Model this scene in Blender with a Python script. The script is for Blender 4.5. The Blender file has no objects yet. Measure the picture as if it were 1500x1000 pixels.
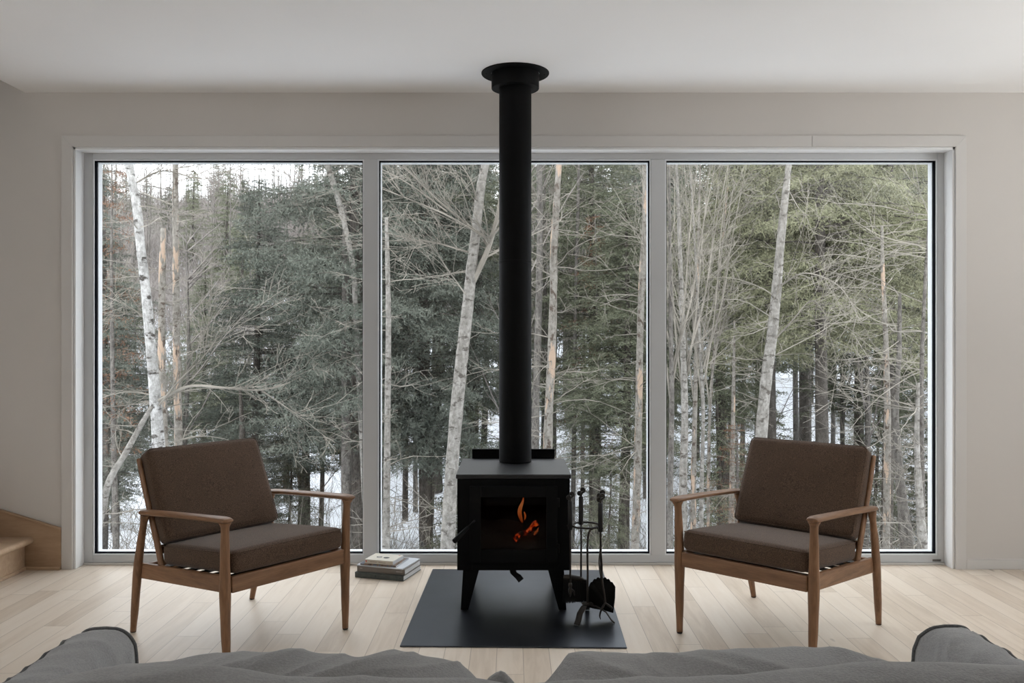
import bpy, math, random
import numpy as np
from mathutils import Vector, Matrix, noise as mnoise

SC = bpy.context.scene
COL = SC.collection
PI = math.pi
F = 1250.0; CZ = 1.249; HY = 498.0
def W(px, py, D):
    """point of the place seen at px,py of the photograph, D metres in front of the camera"""
    return Vector(((px - 750) * D / F, D, CZ - (py - HY) * D / F))

# ------------------------------------------------------------------ helpers
def tag(o, label=None, cat=None, group=None, kind=None):
    if label: o['label'] = label
    if cat: o['category'] = cat
    if group: o['group'] = group
    if kind: o['kind'] = kind
    return o

def empty(name, loc=(0, 0, 0), rz=0.0):
    o = bpy.data.objects.new(name, None); COL.objects.link(o)
    o.location = loc; o.rotation_euler = (0, 0, rz); o.empty_display_size = .1
    return o

def copy_tree(o, parent=None):
    c = o.copy(); COL.objects.link(c)
    if parent: c.parent = parent
    for ch in list(o.children): copy_tree(ch, c)
    return c

class MB:
    def __init__(s): s.v = []; s.f = []
    def add(s, vs, fs):
        n = len(s.v); s.v.extend([tuple(q) for q in vs]); s.f.extend([tuple(i + n for i in q) for q in fs]); return s
    def box(s, c, d, R=None):
        c = Vector(c); h = Vector(d) * .5; vs = []
        for x in (-1, 1):
            for y in (-1, 1):
                for z in (-1, 1):
                    p = Vector((x * h.x, y * h.y, z * h.z))
                    if R is not None: p = R @ p
                    vs.append(c + p)
        return s.add(vs, [(0, 1, 3, 2), (4, 6, 7, 5), (0, 4, 5, 1), (2, 3, 7, 6), (0, 2, 6, 4), (1, 5, 7, 3)])
    def bb(s, a, b):
        return s.box([(a[i] + b[i]) / 2 for i in range(3)], [abs(b[i] - a[i]) for i in range(3)])
    def hexa(s, bot, top):          # 4 bottom + 4 top points, same winding
        vs = list(bot) + list(top)
        return s.add(vs, [(3, 2, 1, 0), (4, 5, 6, 7), (0, 1, 5, 4), (1, 2, 6, 5), (2, 3, 7, 6), (3, 0, 4, 7)])
    def prism(s, pts, off):         # polygon pts extruded by vector off
        n = len(pts); off = Vector(off)
        vs = [Vector(p) for p in pts] + [Vector(p) + off for p in pts]
        fs = [tuple(range(n - 1, -1, -1)), tuple(range(n, 2 * n))] + [(i, (i + 1) % n, n + (i + 1) % n, n + i) for i in range(n)]
        return s.add(vs, fs)
    def tube(s, pts, r, n=8, cap=True, flat=None, up=None):
        """tube through pts; r number or list; flat = list of (a,b) semi axes"""
        pts = [Vector(p) for p in pts]; m = len(pts)
        rs = flat if flat else ([(q, q) for q in r] if hasattr(r, '__len__') else [(r, r)] * m)
        T = []
        for i in range(m):
            t = (pts[min(i + 1, m - 1)] - pts[max(i - 1, 0)])
            T.append(t.normalized() if t.length > 1e-9 else Vector((0, 0, 1)))
        u = Vector(up) if up else (Vector((1, 0, 0)) if abs(T[0].x) < .8 else Vector((0, 1, 0)))
        vs = []; fs = []
        for i in range(m):
            u = (u - T[i] * u.dot(T[i]))
            u = u.normalized() if u.length > 1e-6 else T[i].orthogonal().normalized()
            w = T[i].cross(u)
            for k in range(n):
                a = 2 * PI * k / n
                vs.append(pts[i] + u * (rs[i][0] * math.cos(a)) + w * (rs[i][1] * math.sin(a)))
        for i in range(m - 1):
            for k in range(n):
                a, b = i * n + k, i * n + (k + 1) % n
                fs.append((a, b, b + n, a + n))
        if cap:
            fs.append(tuple(range(n - 1, -1, -1))); fs.append(tuple(range((m - 1) * n, m * n)))
        return s.add(vs, fs)
    def lathe(s, prof, c=(0, 0, 0), n=48, closed=False):
        c = Vector(c); m = len(prof); vs = []; fs = []
        for (r, z) in prof:
            for k in range(n):
                a = 2 * PI * k / n; vs.append(c + Vector((r * math.cos(a), r * math.sin(a), z)))
        for i in range(m if closed else m - 1):
            j = (i + 1) % m
            for k in range(n):
                fs.append((i * n + k, i * n + (k + 1) % n, j * n + (k + 1) % n, j * n + k))
        if not closed:
            fs.append(tuple(range(n - 1, -1, -1))); fs.append(tuple(range((m - 1) * n, m * n)))
        return s.add(vs, fs)
    def build(s, name, mat, parent=None, smooth=False, bevel=0, bseg=2, auto=None, sub=0):
        me = bpy.data.meshes.new(name); me.from_pydata(s.v, [], s.f); me.update()
        if mat: me.materials.append(mat)
        o = bpy.data.objects.new(name, me); COL.objects.link(o)
        if parent: o.parent = parent
        if smooth or auto:
            me.polygons.foreach_set('use_smooth', [True] * len(me.polygons))
        if auto:
            me.set_sharp_from_angle(angle=math.radians(auto))
        if bevel:
            m = o.modifiers.new('b', 'BEVEL'); m.width = bevel; m.segments = bseg; m.limit_method = 'ANGLE'; m.angle_limit = math.radians(40)
            m.harden_normals = False
        if sub:
            m = o.modifiers.new('s', 'SUBSURF'); m.levels = sub; m.render_levels = sub
        return o

def curve(pts, n=8):
    pts = [Vector(p) for p in pts]; out = []
    P = [pts[0] * 2 - pts[1]] + pts + [pts[-1] * 2 - pts[-2]]
    for i in range(1, len(P) - 2):
        for k in range(n):
            t = k / n; a, b_, c, d = P[i - 1], P[i], P[i + 1], P[i + 2]
            out.append(.5 * ((2 * b_) + (c - a) * t + (2 * a - 5 * b_ + 4 * c - d) * t * t + (3 * b_ - a - 3 * c + d) * t ** 3))
    out.append(pts[-1]); return out
def lerp_list(vals, n=8):
    out = []
    for i in range(len(vals) - 1):
        for k in range(n):
            t = k / n; t = t * t * (3 - 2 * t)
            out.append(tuple(vals[i][j] * (1 - t) + vals[i + 1][j] * t for j in range(len(vals[0]))))
    out.append(tuple(vals[-1])); return out

def np_mesh(name, V, Fc, mat, parent=None, smooth=False):
    """V (n,3), Fc (m,k) all same size"""
    me = bpy.data.meshes.new(name); n = len(V); m, k = Fc.shape
    me.vertices.add(n); me.vertices.foreach_set('co', V.astype(np.float32).ravel())
    me.loops.add(m * k); me.loops.foreach_set('vertex_index', Fc.astype(np.int32).ravel())
    me.polygons.add(m); me.polygons.foreach_set('loop_start', np.arange(0, m * k, k, dtype=np.int32))
    me.polygons.foreach_set('loop_total', np.full(m, k, dtype=np.int32))
    if smooth: me.polygons.foreach_set('use_smooth', [True] * m)
    me.materials.append(mat); me.update(calc_edges=True)
    o = bpy.data.objects.new(name, me); COL.objects.link(o)
    if parent: o.parent = parent
    return o

# ------------------------------------------------------------------ materials
def new_mat(name):
    m = bpy.data.materials.new(name); m.use_nodes = True
    nt = m.node_tree; b = nt.nodes['Principled BSDF']
    return m, nt, b
def N(nt, t, **kw):
    n = nt.nodes.new(t)
    for k, v in kw.items(): setattr(n, k, v)
    return n
def ramp(nt, fac, stops):
    r = nt.nodes.new('ShaderNodeValToRGB'); el = r.color_ramp.elements
    while len(el) < len(stops): el.new(.5)
    for e, (p, c) in zip(el, stops): e.position = p; e.color = tuple(c) + (1,) if len(c) == 3 else c
    nt.links.new(fac, r.inputs[0]); return r.outputs[0]
def mathn(nt, op, a, b=None, c=None):
    n = nt.nodes.new('ShaderNodeMath'); n.operation = op
    for i, q in enumerate((a, b, c)):
        if q is None: continue
        if isinstance(q, (int, float)): n.inputs[i].default_value = q
        else: nt.links.new(q, n.inputs[i])
    return n.outputs[0]
def coords(nt, scale=(1, 1, 1), kind='Object', rot=(0, 0, 0)):
    tc = nt.nodes.new('ShaderNodeTexCoord'); mp = nt.nodes.new('ShaderNodeMapping')
    mp.inputs['Scale'].default_value = scale; mp.inputs['Rotation'].default_value = rot
    nt.links.new(tc.outputs[kind], mp.inputs[0]); return mp.outputs[0]
def noise(nt, vec, scale, detail=4, rough=.5, dist=0):
    n = nt.nodes.new('ShaderNodeTexNoise'); n.inputs['Scale'].default_value = scale
    n.inputs['Detail'].default_value = detail; n.inputs['Roughness'].default_value = rough; n.inputs['Distortion'].default_value = dist
    nt.links.new(vec, n.inputs['Vector']); return n.outputs[0]
def bump(nt, b, h, strength=.2, dist=.01):
    n = nt.nodes.new('ShaderNodeBump'); n.inputs['Strength'].default_value = strength; n.inputs['Distance'].default_value = dist
    nt.links.new(h, n.inputs['Height']); nt.links.new(n.outputs[0], b.inputs['Normal'])
def simple(name, col, rough=.6, metal=0, var=.08, scale=8, bmp=0, bscale=60, spec=None, stretch=(1, 1, 1)):
    m, nt, b = new_mat(name); v = coords(nt, stretch)
    n = noise(nt, v, scale, 4)
    lo = [max(0, c * (1 - var)) for c in col]; hi = [min(1, c * (1 + var)) for c in col]
    nt.links.new(ramp(nt, n, [(.3, lo), (.7, hi)]), b.inputs['Base Color'])
    b.inputs['Roughness'].default_value = rough; b.inputs['Metallic'].default_value = metal
    if spec is not None: b.inputs['Specular IOR Level'].default_value = spec
    if bmp: bump(nt, b, noise(nt, v, bscale, 3), bmp, .005)
    return m
def fabric(name, c1, c2, scale=350, bmp=.35, sheen=.15, big=.1):
    m, nt, b = new_mat(name); v = coords(nt)
    a = noise(nt, v, scale, 2, .7); g = noise(nt, v, 6, 4)
    mx = mathn(nt, 'ADD', mathn(nt, 'MULTIPLY', a, 1 - big), mathn(nt, 'MULTIPLY', g, big))
    nt.links.new(ramp(nt, mx, [(.38, c1), (.64, c2)]), b.inputs['Base Color'])
    b.inputs['Roughness'].default_value = .95; b.inputs['Specular IOR Level'].default_value = .15
    b.inputs['Sheen Weight'].default_value = sheen; wr = noise(nt, coords(nt, (2, 2, 7), rot=(0, .35, 0)), 2.4, 3, .5, .8) if big > .3 else None; b.inputs['Sheen Roughness'].default_value = .5
    bump(nt, b, mathn(nt, 'ADD', mathn(nt, 'MULTIPLY', a, .12), wr) if wr else a, 0.8 if wr else bmp, .014 if wr else .002); return m
def wood(name, c1, c2, stretch=(18, 18, 1.6), rough=.45, spec=.4):
    m, nt, b = new_mat(name); v = coords(nt, stretch)
    a = noise(nt, v, 2.2, 6, .6, .6); f = noise(nt, coords(nt, tuple(q * 5 for q in stretch)), 3, 3)
    mx = mathn(nt, 'ADD', mathn(nt, 'MULTIPLY', a, .75), mathn(nt, 'MULTIPLY', f, .25))
    nt.links.new(ramp(nt, mx, [(.32, c1), (.68, c2)]), b.inputs['Base Color'])
    b.inputs['Roughness'].default_value = rough; b.inputs['Specular IOR Level'].default_value = spec
    bump(nt, b, f, .08, .002); return m

M = {}
M['wall'] = simple('painted_wall', (.635, .600, .565), .85, var=.012, scale=2, bmp=.03, bscale=180, spec=.2)
M['ceil'] = simple('ceiling_paint', (.89, .88, .872), .9, var=.01, scale=2, bmp=.02, bscale=160, spec=.2)
M['trim'] = simple('trim_paint', (.64, .615, .588), .5, var=.012, scale=3, spec=.35)  # same white paint as the jamb, with the casing's shade in its colour
M['jamb'] = simple('white_jamb_paint', (.80, .80, .80), .5, var=.01, scale=3, spec=.35)  # same paint as the casing, window light put into its paler colour
M['frame'] = simple('window_frame_paint', (.60, .61, .62), .42, var=.015, scale=3, spec=.4)
M['bead'] = simple('glazing_bead', (.78, .80, .82), .35, var=.02, scale=3)
M['gasket'] = simple('black_gasket', (.004, .004, .007), .85, var=.05, spec=.05)
M['steel'] = simple('matte_black_steel', (.0025, .0025, .0026), .62, var=.15, scale=14, spec=.12)
M['top_steel'] = simple('stove_top_steel', (.014, .014, .015), .42, var=.2, scale=9, spec=.5, bmp=.05, bscale=40)
M['hearth'] = simple('hearth_plate_steel', (.075, .083, .10), .30, metal=.9, var=.12, scale=5, spec=.6)
M['iron'] = simple('wrought_iron', (.020, .015, .011), .5, metal=.3, var=.35, scale=60, bmp=.3, bscale=90)
M['grip'] = simple('ribbed_black_grip', (.008, .007, .007), .6, var=.2)
M['walnut'] = wood('oiled_walnut', (.14, .068, .032), (.33, .178, .094))
M['walnut_x'] = wood('oiled_walnut_x', (.14, .068, .032), (.33, .178, .094), (1.6, 18, 18))
M['walnut_y'] = wood('oiled_walnut_y', (.14, .068, .032), (.33, .178, .094), (18, 1.6, 18))
M['stairwood'] = wood('pale_stair_wood', (.42, .29, .19), (.56, .41, .28), (3, 12, 12), .5)
M['skirtwood'] = wood('stair_stringer_wood', (.34, .22, .135), (.45, .31, .20), (2, 12, 12), .5)
M['brownfab'] = fabric('brown_wool_cushion', (.042, .026, .0175), (.155, .099, .067))
M['grayfab'] = fabric('grey_linen', (.285, .285, .286), (.36, .36, .36), 260, .3, .25, .35)
M['piping'] = fabric('grey_piping', (.11, .11, .11), (.16, .16, .16), 260, .2, .1, .2)
M['rubber'] = simple('rubber_foot', (.008, .008, .008), .7)
M['strap'] = simple('seat_webbing', (.05, .045, .04), .8)

def floor_mat():
    m, nt, b = new_mat('pale_plank_floor'); tc = N(nt, 'ShaderNodeTexCoord'); sp = N(nt, 'ShaderNodeSeparateXYZ')
    nt.links.new(tc.outputs['Object'], sp.inputs[0]); x, y = sp.outputs[0], sp.outputs[1]
    w = .1045
    xs = mathn(nt, 'DIVIDE', mathn(nt, 'ADD', x, 20.02), w); row = mathn(nt, 'FLOOR', xs); fx = mathn(nt, 'FRACT', xs)
    wn = N(nt, 'ShaderNodeTexWhiteNoise', noise_dimensions='1D'); nt.links.new(row, wn.inputs['W'])
    ys = mathn(nt, 'ADD', mathn(nt, 'DIVIDE', mathn(nt, 'ADD', y, 20), .95), mathn(nt, 'MULTIPLY', wn.outputs['Value'], 7.3))
    colm = mathn(nt, 'FLOOR', ys); fy = mathn(nt, 'FRACT', ys)
    cb = N(nt, 'ShaderNodeCombineXYZ'); nt.links.new(row, cb.inputs[0]); nt.links.new(colm, cb.inputs[1])
    w2 = N(nt, 'ShaderNodeTexWhiteNoise', noise_dimensions='2D'); nt.links.new(cb.outputs[0], w2.inputs['Vector'])
    # grain, shifted per board
    cb2 = N(nt, 'ShaderNodeCombineXYZ'); nt.links.new(mathn(nt, 'MULTIPLY', x, 14), cb2.inputs[0])
    nt.links.new(mathn(nt, 'MULTIPLY', y, 1.3), cb2.inputs[1]); nt.links.new(mathn(nt, 'MULTIPLY', w2.outputs['Value'], 40), cb2.inputs[2])
    g = noise(nt, cb2.outputs[0], 2.0, 7, .62, .8)
    tone = mathn(nt, 'ADD', mathn(nt, 'MULTIPLY', g, .68), mathn(nt, 'MULTIPLY', w2.outputs['Value'], .32))
    c = ramp(nt, tone, [(.18, (.52, .42, .325)), (.5, (.69, .59, .485)), (.85, (.77, .685, .59))])
    # knots
    cb3 = N(nt, 'ShaderNodeCombineXYZ'); nt.links.new(mathn(nt, 'MULTIPLY', x, 9), cb3.inputs[0]); nt.links.new(mathn(nt, 'MULTIPLY', y, 5), cb3.inputs[1])
    nt.links.new(mathn(nt, 'MULTIPLY', w2.outputs['Value'], 13), cb3.inputs[2])
    kn = noise(nt, cb3.outputs[0], 1.1, 2, .5)
    kf = ramp(nt, kn, [(.745, (0, 0, 0)), (.80, (1, 1, 1))])
    mx = N(nt, 'ShaderNodeMix', data_type='RGBA'); nt.links.new(mathn(nt, 'MULTIPLY', kf, .55), mx.inputs[0]); nt.links.new(c, mx.inputs[6]); mx.inputs[7].default_value = (.16, .10, .07, 1)
    ex = mathn(nt, 'MINIMUM', fx, mathn(nt, 'SUBTRACT', 1, fx)); ey = mathn(nt, 'MINIMUM', fy, mathn(nt, 'SUBTRACT', 1, fy))
    sx = mathn(nt, 'LESS_THAN', ex, .011); sy = mathn(nt, 'LESS_THAN', ey, .0013)
    seam = mathn(nt, 'MAXIMUM', sx, sy)
    m2 = N(nt, 'ShaderNodeMix', data_type='RGBA'); nt.links.new(mathn(nt, 'MULTIPLY', seam, .62), m2.inputs[0]); nt.links.new(mx.outputs[2], m2.inputs[6]); m2.inputs[7].default_value = (.20, .14, .10, 1)
    nt.links.new(m2.outputs[2], b.inputs['Base Color'])
    nt.links.new(ramp(nt, g, [(.2, (.36,) * 3), (.8, (.46,) * 3)]), b.inputs['Roughness'])
    b.inputs['Specular IOR Level'].default_value = .42
    bump(nt, b, mathn(nt, 'SUBTRACT', mathn(nt, 'MULTIPLY', g, .15), seam), .15, .002)
    return m
M['floor'] = floor_mat()

def glass_mat(name, ior_w=.05, tint=(1, 1, 1)):
    m = bpy.data.materials.new(name); m.use_nodes = True; nt = m.node_tree
    for n in list(nt.nodes): nt.nodes.remove(n)
    out = N(nt, 'ShaderNodeOutputMaterial'); t = N(nt, 'ShaderNodeBsdfTransparent'); g = N(nt, 'ShaderNodeBsdfGlossy'); mx = N(nt, 'ShaderNodeMixShader')
    t.inputs[0].default_value = tint + (1,); g.inputs['Roughness'].default_value = .02
    lw = N(nt, 'ShaderNodeLayerWeight'); lw.inputs[0].default_value = .5
    fr = mathn(nt, 'ADD', ior_w, mathn(nt, 'MULTIPLY', mathn(nt, 'POWER', lw.outputs['Facing'], 5), .9))
    # very slight unevenness of the pane
    nz = noise(nt, coords(nt), .8, 2)
    f = mathn(nt, 'MULTIPLY', mathn(nt, 'MULTIPLY', fr, 1.0), mathn(nt, 'ADD', .9, mathn(nt, 'MULTIPLY', nz, .2)))
    nt.links.new(f, mx.inputs[0]); nt.links.new(t.outputs[0], mx.inputs[1]); nt.links.new(g.outputs[0], mx.inputs[2]); nt.links.new(mx.outputs[0], out.inputs[0])
    return m
M['glass'] = glass_mat('window_glass', .035, (.97, .98, .975))
M['stoveglass'] = glass_mat('stove_door_glass', .012, (.32, .28, .25))

# ------------------------------------------------------------------ room shell
WY = 4.66           # plaster face
CF = 4.647          # casing face
FY = 4.75           # window frame inner face
S = 1250 / CF
cx = lambda px: (px - 750) / S
cz = lambda py: CZ - (py - HY) / S
OX0, OX1, OZ1 = cx(105.5), cx(1400.5), cz(214.5)   # opening
def struct(o): o['kind'] = 'structure'; return o
TOPZ = 5.2
b = MB()
b.bb((-5.6, WY, -.3), (OX0, WY + .30, TOPZ)); b.bb((OX1, WY, -.3), (4.3, WY + .30, TOPZ)); b.bb((OX0, WY, OZ1), (OX1, WY + .30, TOPZ))
b.bb((OX0, WY + .02, -.3), (OX1, WY + .30, -.025))
struct(b.build('wall_back', M['wall']))
def wall_with_opening(name, x0, x1, ya, yb, za, zb, y1, z1):
    b = MB(); b.bb((x0, -4.9, 0), (x1, ya, z1)); b.bb((x0, yb, 0), (x1, y1, z1)); b.bb((x0, ya, 0), (x1, yb, za)); b.bb((x0, ya, zb), (x1, yb, z1))
    struct(b.build(name, M['wall']))
RWIN = (1.2, 3.7, .7, 2.4); LWIN = (-1.8, 1.6, .7, 2.4)  # unseen side window openings, added to bring fill light into the room
wall_with_opening('wall_right', 4.2, 4.35, *RWIN, WY, 2.6)
wall_with_opening('wall_left', -5.75, -5.6, *LWIN, WY + .3, TOPZ)
def side_window(name, xc, ya, yb, za, zb, n):
    w_ = struct(empty(name, (xc, 0, 0)))
    q = MB(); t = .06
    q.bb((-.03, ya, za), (.03, yb, za + t)); q.bb((-.03, ya, zb - t), (.03, yb, zb)); q.bb((-.03, ya, za + t), (.03, ya + t, zb - t)); q.bb((-.03, yb - t, za + t), (.03, yb, zb - t))
    q.build('window_frame', M['frame'], w_)
    for k in range(1, n): q = MB().bb((-.03, ya + (yb - ya) * k / n - .03, za + t), (.03, ya + (yb - ya) * k / n + .03, zb - t)); q.build('mullion', M['frame'], w_)
    MB().bb((-.004, ya + .05, za + .05), (.004, yb - .05, zb - .05)).build('glass_pane', M['glass'], w_)
side_window('window_2', 4.275, *RWIN, 3); side_window('window_3', -5.675, *LWIN, 4)
# wall behind the viewer
b = MB(); b.bb((-5.6, -5.05, 0), (4.2, -4.9, 2.6))
struct(b.build('wall_front', M['wall']))
b = MB().bb((-5.75, -5.05, -.12), (4.35, FY + .02, 0)); struct(b.build('floor', M['floor']))
b = MB(); b.bb((-2.66, -5.05, 2.6), (4.35, WY, 2.85)); b.bb((-5.75, -5.05, 2.6), (-2.66, 3.45, 2.85)); b.bb((-5.75, 3.3, 2.85), (-2.5, 3.45, TOPZ)); b.bb((-2.66, 3.45, 2.85), (-2.5, WY, TOPZ)); b.bb((-5.75, 3.3, TOPZ), (-2.5, WY + .3, TOPZ + .1))
struct(b.build('ceiling', M['ceil']))

# casing round the window
CX0, CX1, CTZ = cx(89.5), cx(1416), cz(198.5)
b = MB()
b.prism([(CX0, WY + .001, 0), (OX0, WY + .001, 0), (OX0, WY + .001, OZ1), (CX0, WY + .001, CTZ)], (0, CF - WY, 0))
b.build('trim_1', M['trim'], bevel=.0015); struct(bpy.data.objects['trim_1'])
b = MB().prism([(OX1, WY + .001, 0), (CX1, WY + .001, 0), (CX1, WY + .001, CTZ), (OX1, WY + .001, OZ1)], (0, CF - WY, 0))
struct(b.build('trim_2', M['trim'], bevel=.0015))
jx = cx(1190)
b = MB()
b.prism([(CX0, WY + .001, CTZ), (OX0, WY + .001, OZ1), (jx - .0012, WY + .001, OZ1), (jx - .0012, WY + .001, CTZ)], (0, CF - WY, 0))
b.prism([(jx + .0012, WY + .001, CTZ), (jx + .0012, WY + .001, OZ1), (OX1, WY + .001, OZ1), (CX1, WY + .001, CTZ)], (0, CF - WY, 0))
struct(b.build('trim_3', M['trim'], bevel=.001))
# jamb lining (the reveal): small step then liner
st = .014
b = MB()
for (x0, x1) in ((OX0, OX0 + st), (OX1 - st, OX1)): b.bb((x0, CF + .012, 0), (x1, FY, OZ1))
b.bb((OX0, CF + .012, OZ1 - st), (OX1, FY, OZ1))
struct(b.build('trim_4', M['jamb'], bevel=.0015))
# baseboard on the right
b = MB().bb((CX1, WY - .012, 0), (4.2, WY + .001, cz(819.5))); struct(b.build('baseboard_right', M['trim'], bevel=.002))

# window unit
SF = 1250 / FY
fx = lambda px: (px - 750) / SF
fz = lambda py: CZ - (py - HY) / SF
win = struct(empty('window_1', (0, FY, 0)))
FX0, FX1, FT, FB = fx(122), fx(1385.5), fz(221.5), fz(823.5)
panes = [(fx(135.5), fx(533.2)), (fx(553), fx(953.6)), (fx(974.2), fx(1373.6))]
GT, GB = fz(233), fz(813)
d0, d1 = 0, .075
def wm(name, boxes, mat, bev=.0015):
    q = MB()
    for a_, b_ in boxes: q.bb(a_, b_)
    return q.build(name, mat, win, bevel=bev)
wm('window_frame', [((FX0, d0, FB), (panes[0][0], d1, FT)), ((panes[2][1], d0, FB), (FX1, d1, FT)),
                    ((panes[0][0], d0, GT), (panes[2][1], d1, FT)), ((panes[0][0], d0, FB), (panes[2][1], d1, GB))], M['frame'])
wm('mullion', [((panes[0][1], d0 + .0006, GB), (panes[1][0], d1, GT))], M['frame'])
wm('mullion', [((panes[1][1], d0 + .0006, GB), (panes[2][0], d1, GT))], M['frame'])
for k, (a, c) in enumerate(panes):
    t = .007
    # raised glazing bead
    wm('glazing_bead', [((a, .003, GB), (a + t, .012, GT)), ((c - t, .003, GB), (c, .012, GT)), ((a + t, .003, GT - t), (c - t, .012, GT)), ((a + t, .003, GB), (c - t, .012, GB + t))], M['bead'], .001)
    g = .0115
    wm('gasket', [((a + .004, .0122, GB + .004), (a + g, .034, GT - .004)), ((c - g, .0122, GB + .004), (c - .004, .034, GT - .004)), ((a + g, .0122, GT - g), (c - g, .034, GT - .004)), ((a + g, .0122, GB + .004), (c - g, .034, GB + g))], M['gasket'], 0)
    wm('outer_frame', [((a + .004, .044, GB + .004), (a + g, .09, GT - .004)), ((c - g, .044, GB + .004), (c - .004, .09, GT - .004)), ((a + g, .044, GT - g), (c - g, .09, GT - .004)), ((a + g, .044, GB + .004), (c - g, .09, GB + g))], M['bead'], 0)
    wm('glass_pane', [((a + .005, .034, GB + .005), (c - .005, .040, GT - .005))], M['glass'], 0)
wm('threshold', [((OX0 + st, -.012, 0), (OX1 - st, .0, FB)), ((OX0 + st, -.0005, 0), (OX1 - st, .05, FB - .001))], M['trim'], .002)
lb = wm('maker_label', [((fx(1366), -.0008, fz(822)), (fx(1378.5), .001, fz(818.8)))], M['gasket'], 0)
lb.data.materials.clear(); lb.data.materials.append(simple('grey_label', (.16, .15, .14), .5, var=.5, scale=220))

# stairs at the left (first steps of a flight climbing to the left)
stairs = tag(empty('staircase', (-2.65, WY - .002, 0)), 'pale wooden staircase with rounded treads, its lowest step at the left edge beside the window', 'staircase')
rise, run, SW = .178, .27, 1.16
for k in range(9):
    z1 = rise * (k + 1); x1 = -run * k
    q = MB()
    prof = [(x1 + .048 - .0, z1 - .018)]
    prof = [(x1 - run - .01, z1 - .036), (x1 + .030, z1 - .036)] + [(x1 + .030 + .018 * math.sin(a), z1 - .018 - .018 * math.cos(a)) for a in [PI * j / 8 for j in range(1, 8)]] + [(x1 + .030, z1), (x1 - run - .01, z1)]
    q.prism([(x, -.016, z) for x, z in prof], (0, -SW, 0)); q.build('tread', M['stairwood'], stairs, auto=40)
    q = MB().bb((x1 - .02, -.016, z1 - rise + (.0 if k == 0 else .001)), (x1, -SW + .005, z1 - .037)); q.build('riser', M['stairwood'], stairs, bevel=.001)
q = MB().bb((0, -.016, 0), (.011, -SW, .018)); q.build('riser_moulding', M['stairwood'], stairs, bevel=.003)
# stringer against the back wall
q = MB()
sx = lambda px: cx(px) + 2.65
q.prism([(sx(89.3), 0, 0), (sx(89.3), 0, cz(776)), (sx(-40), 0, cz(736)), (-2.45, 0, 1.95), (-2.45, 0, 1.3), (sx(-40) - .6, 0, 0)], (0, -.0145, 0))
q.build('stringer', M['skirtwood'], stairs, bevel=.002)
q = MB().prism([(sx(89.3), -.002, cz(776)), (sx(89.3), -.002, cz(776) + .012), (sx(-40), -.002, cz(736) + .012), (sx(-40), -.002, cz(736))], (0, -.022, 0))
q.build('stringer_cap', M['skirtwood'], stairs, bevel=.002)
q = MB().bb((0.011, -.0145, 0), (sx(89.3), -.026, .017)); q.build('stringer_moulding', M['stairwood'], stairs, bevel=.003)

# ------------------------------------------------------------------ hearth plate
hearth = MB().bb((-.461, -.5825, 0), (.461, .5825, .006)).build('hearth_plate', M['hearth'], bevel=.0015)
hearth.location = (.017, 4.045, .0005); hearth.rotation_euler.z = -math.radians(1.25)
tag(hearth, 'thin dark blue-black steel plate on the floor beneath the wood stove', 'hearth plate')

# ------------------------------------------------------------------ stove
HZ = .0066
stv = tag(empty('wood_stove', (.007, 3.913, HZ)), 'matte black steel wood stove on four splayed legs with fire glowing behind its glass', 'wood stove')
bw, bz0, bz1, bd = .2585, .187, .606, .505
q = MB()
q.bb((-bw, .014, bz0), (-bw + .006, bd, bz1)); q.bb((bw - .006, .014, bz0), (bw, bd, bz1)); q.bb((-bw + .006, .014, bz0), (bw - .006, bd, bz0 + .02))
q.bb((-bw + .006, bd - .02, bz0 + .02), (bw - .006, bd, bz1)); q.bb((-bw + .006, .014, bz1 - .012), (bw - .006, bd - .02, bz1))
q.bb((-bw, 0, bz0), (-.19, .014, bz1)); q.bb((.19, 0, bz0), (bw, .014, bz1)); q.bb((-.19, 0, bz0), (.19, .014, .235)); q.bb((-.19, 0, .565), (.19, .014, bz1))
q.build('firebox', M['steel'], stv, bevel=.002)
q = MB(); q.bb((-.2415, .05, bz0 + .02), (-.2235, bd - .03, .56)); q.bb((.2235, .05, bz0 + .02), (.2415, bd - .03, .56)); q.bb((-.2235, bd - .05, bz0 + .02), (.2235, bd - .03, .56)); q.bb((-.2235, .05, bz0 + .0205), (.2235, bd - .05, bz0 + .045))
q.build('firebrick_lining', simple('sooty_firebrick', (.003, .0026, .0024), .9, var=.3, scale=20), stv, bevel=.002)
q = MB().bb((-.2645, -.006, bz1 + .001), (.2645, .517, bz1 + .022)); q.build('top_plate', M['top_steel'], stv, bevel=.004)
q = MB(); q.bb((-.215, .53, .3), (.215, .536, .675)); q.bb((-.215, .536, .67), (.215, .552, .675)); q.bb((-.02, bd, .42), (.02, .53, .45)); q.build('rear_heat_shield', M['steel'], stv, bevel=.001)
door = MB(); door.bb((-.2, -.02, .225), (-.15, -.001, .575)); door.bb((.15, -.02, .225), (.2, -.001, .575)); door.bb((-.15, -.02, .225), (.15, -.001, .285)); door.bb((-.15, -.02, .525), (.15, -.001, .575))
door = door.build('door', M['steel'], stv, bevel=.003)
MB().bb((-.155, -.009, .28), (.155, -.005, .53)).build('door_glass', M['stoveglass'], door)
for z_ in (.27, .48): MB().tube([(.203, -.012, z_), (.203, -.012, z_ + .04)], .008, 12).build('hinge', M['steel'], door, smooth=True)
q = MB().tube([(-.178, -.018, .418), (-.188, -.045, .412), (-.21, -.075, .395)], .005, 10); q = q.build('handle_arm', M['steel'], door, smooth=True)
q = MB().tube([(-.205, -.07, .400), (-.24, -.115, .372), (-.262, -.143, .354)], [.0075, .0105, .0115], 14); q.build('door_handle', M['steel'], stv, auto=50)
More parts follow.
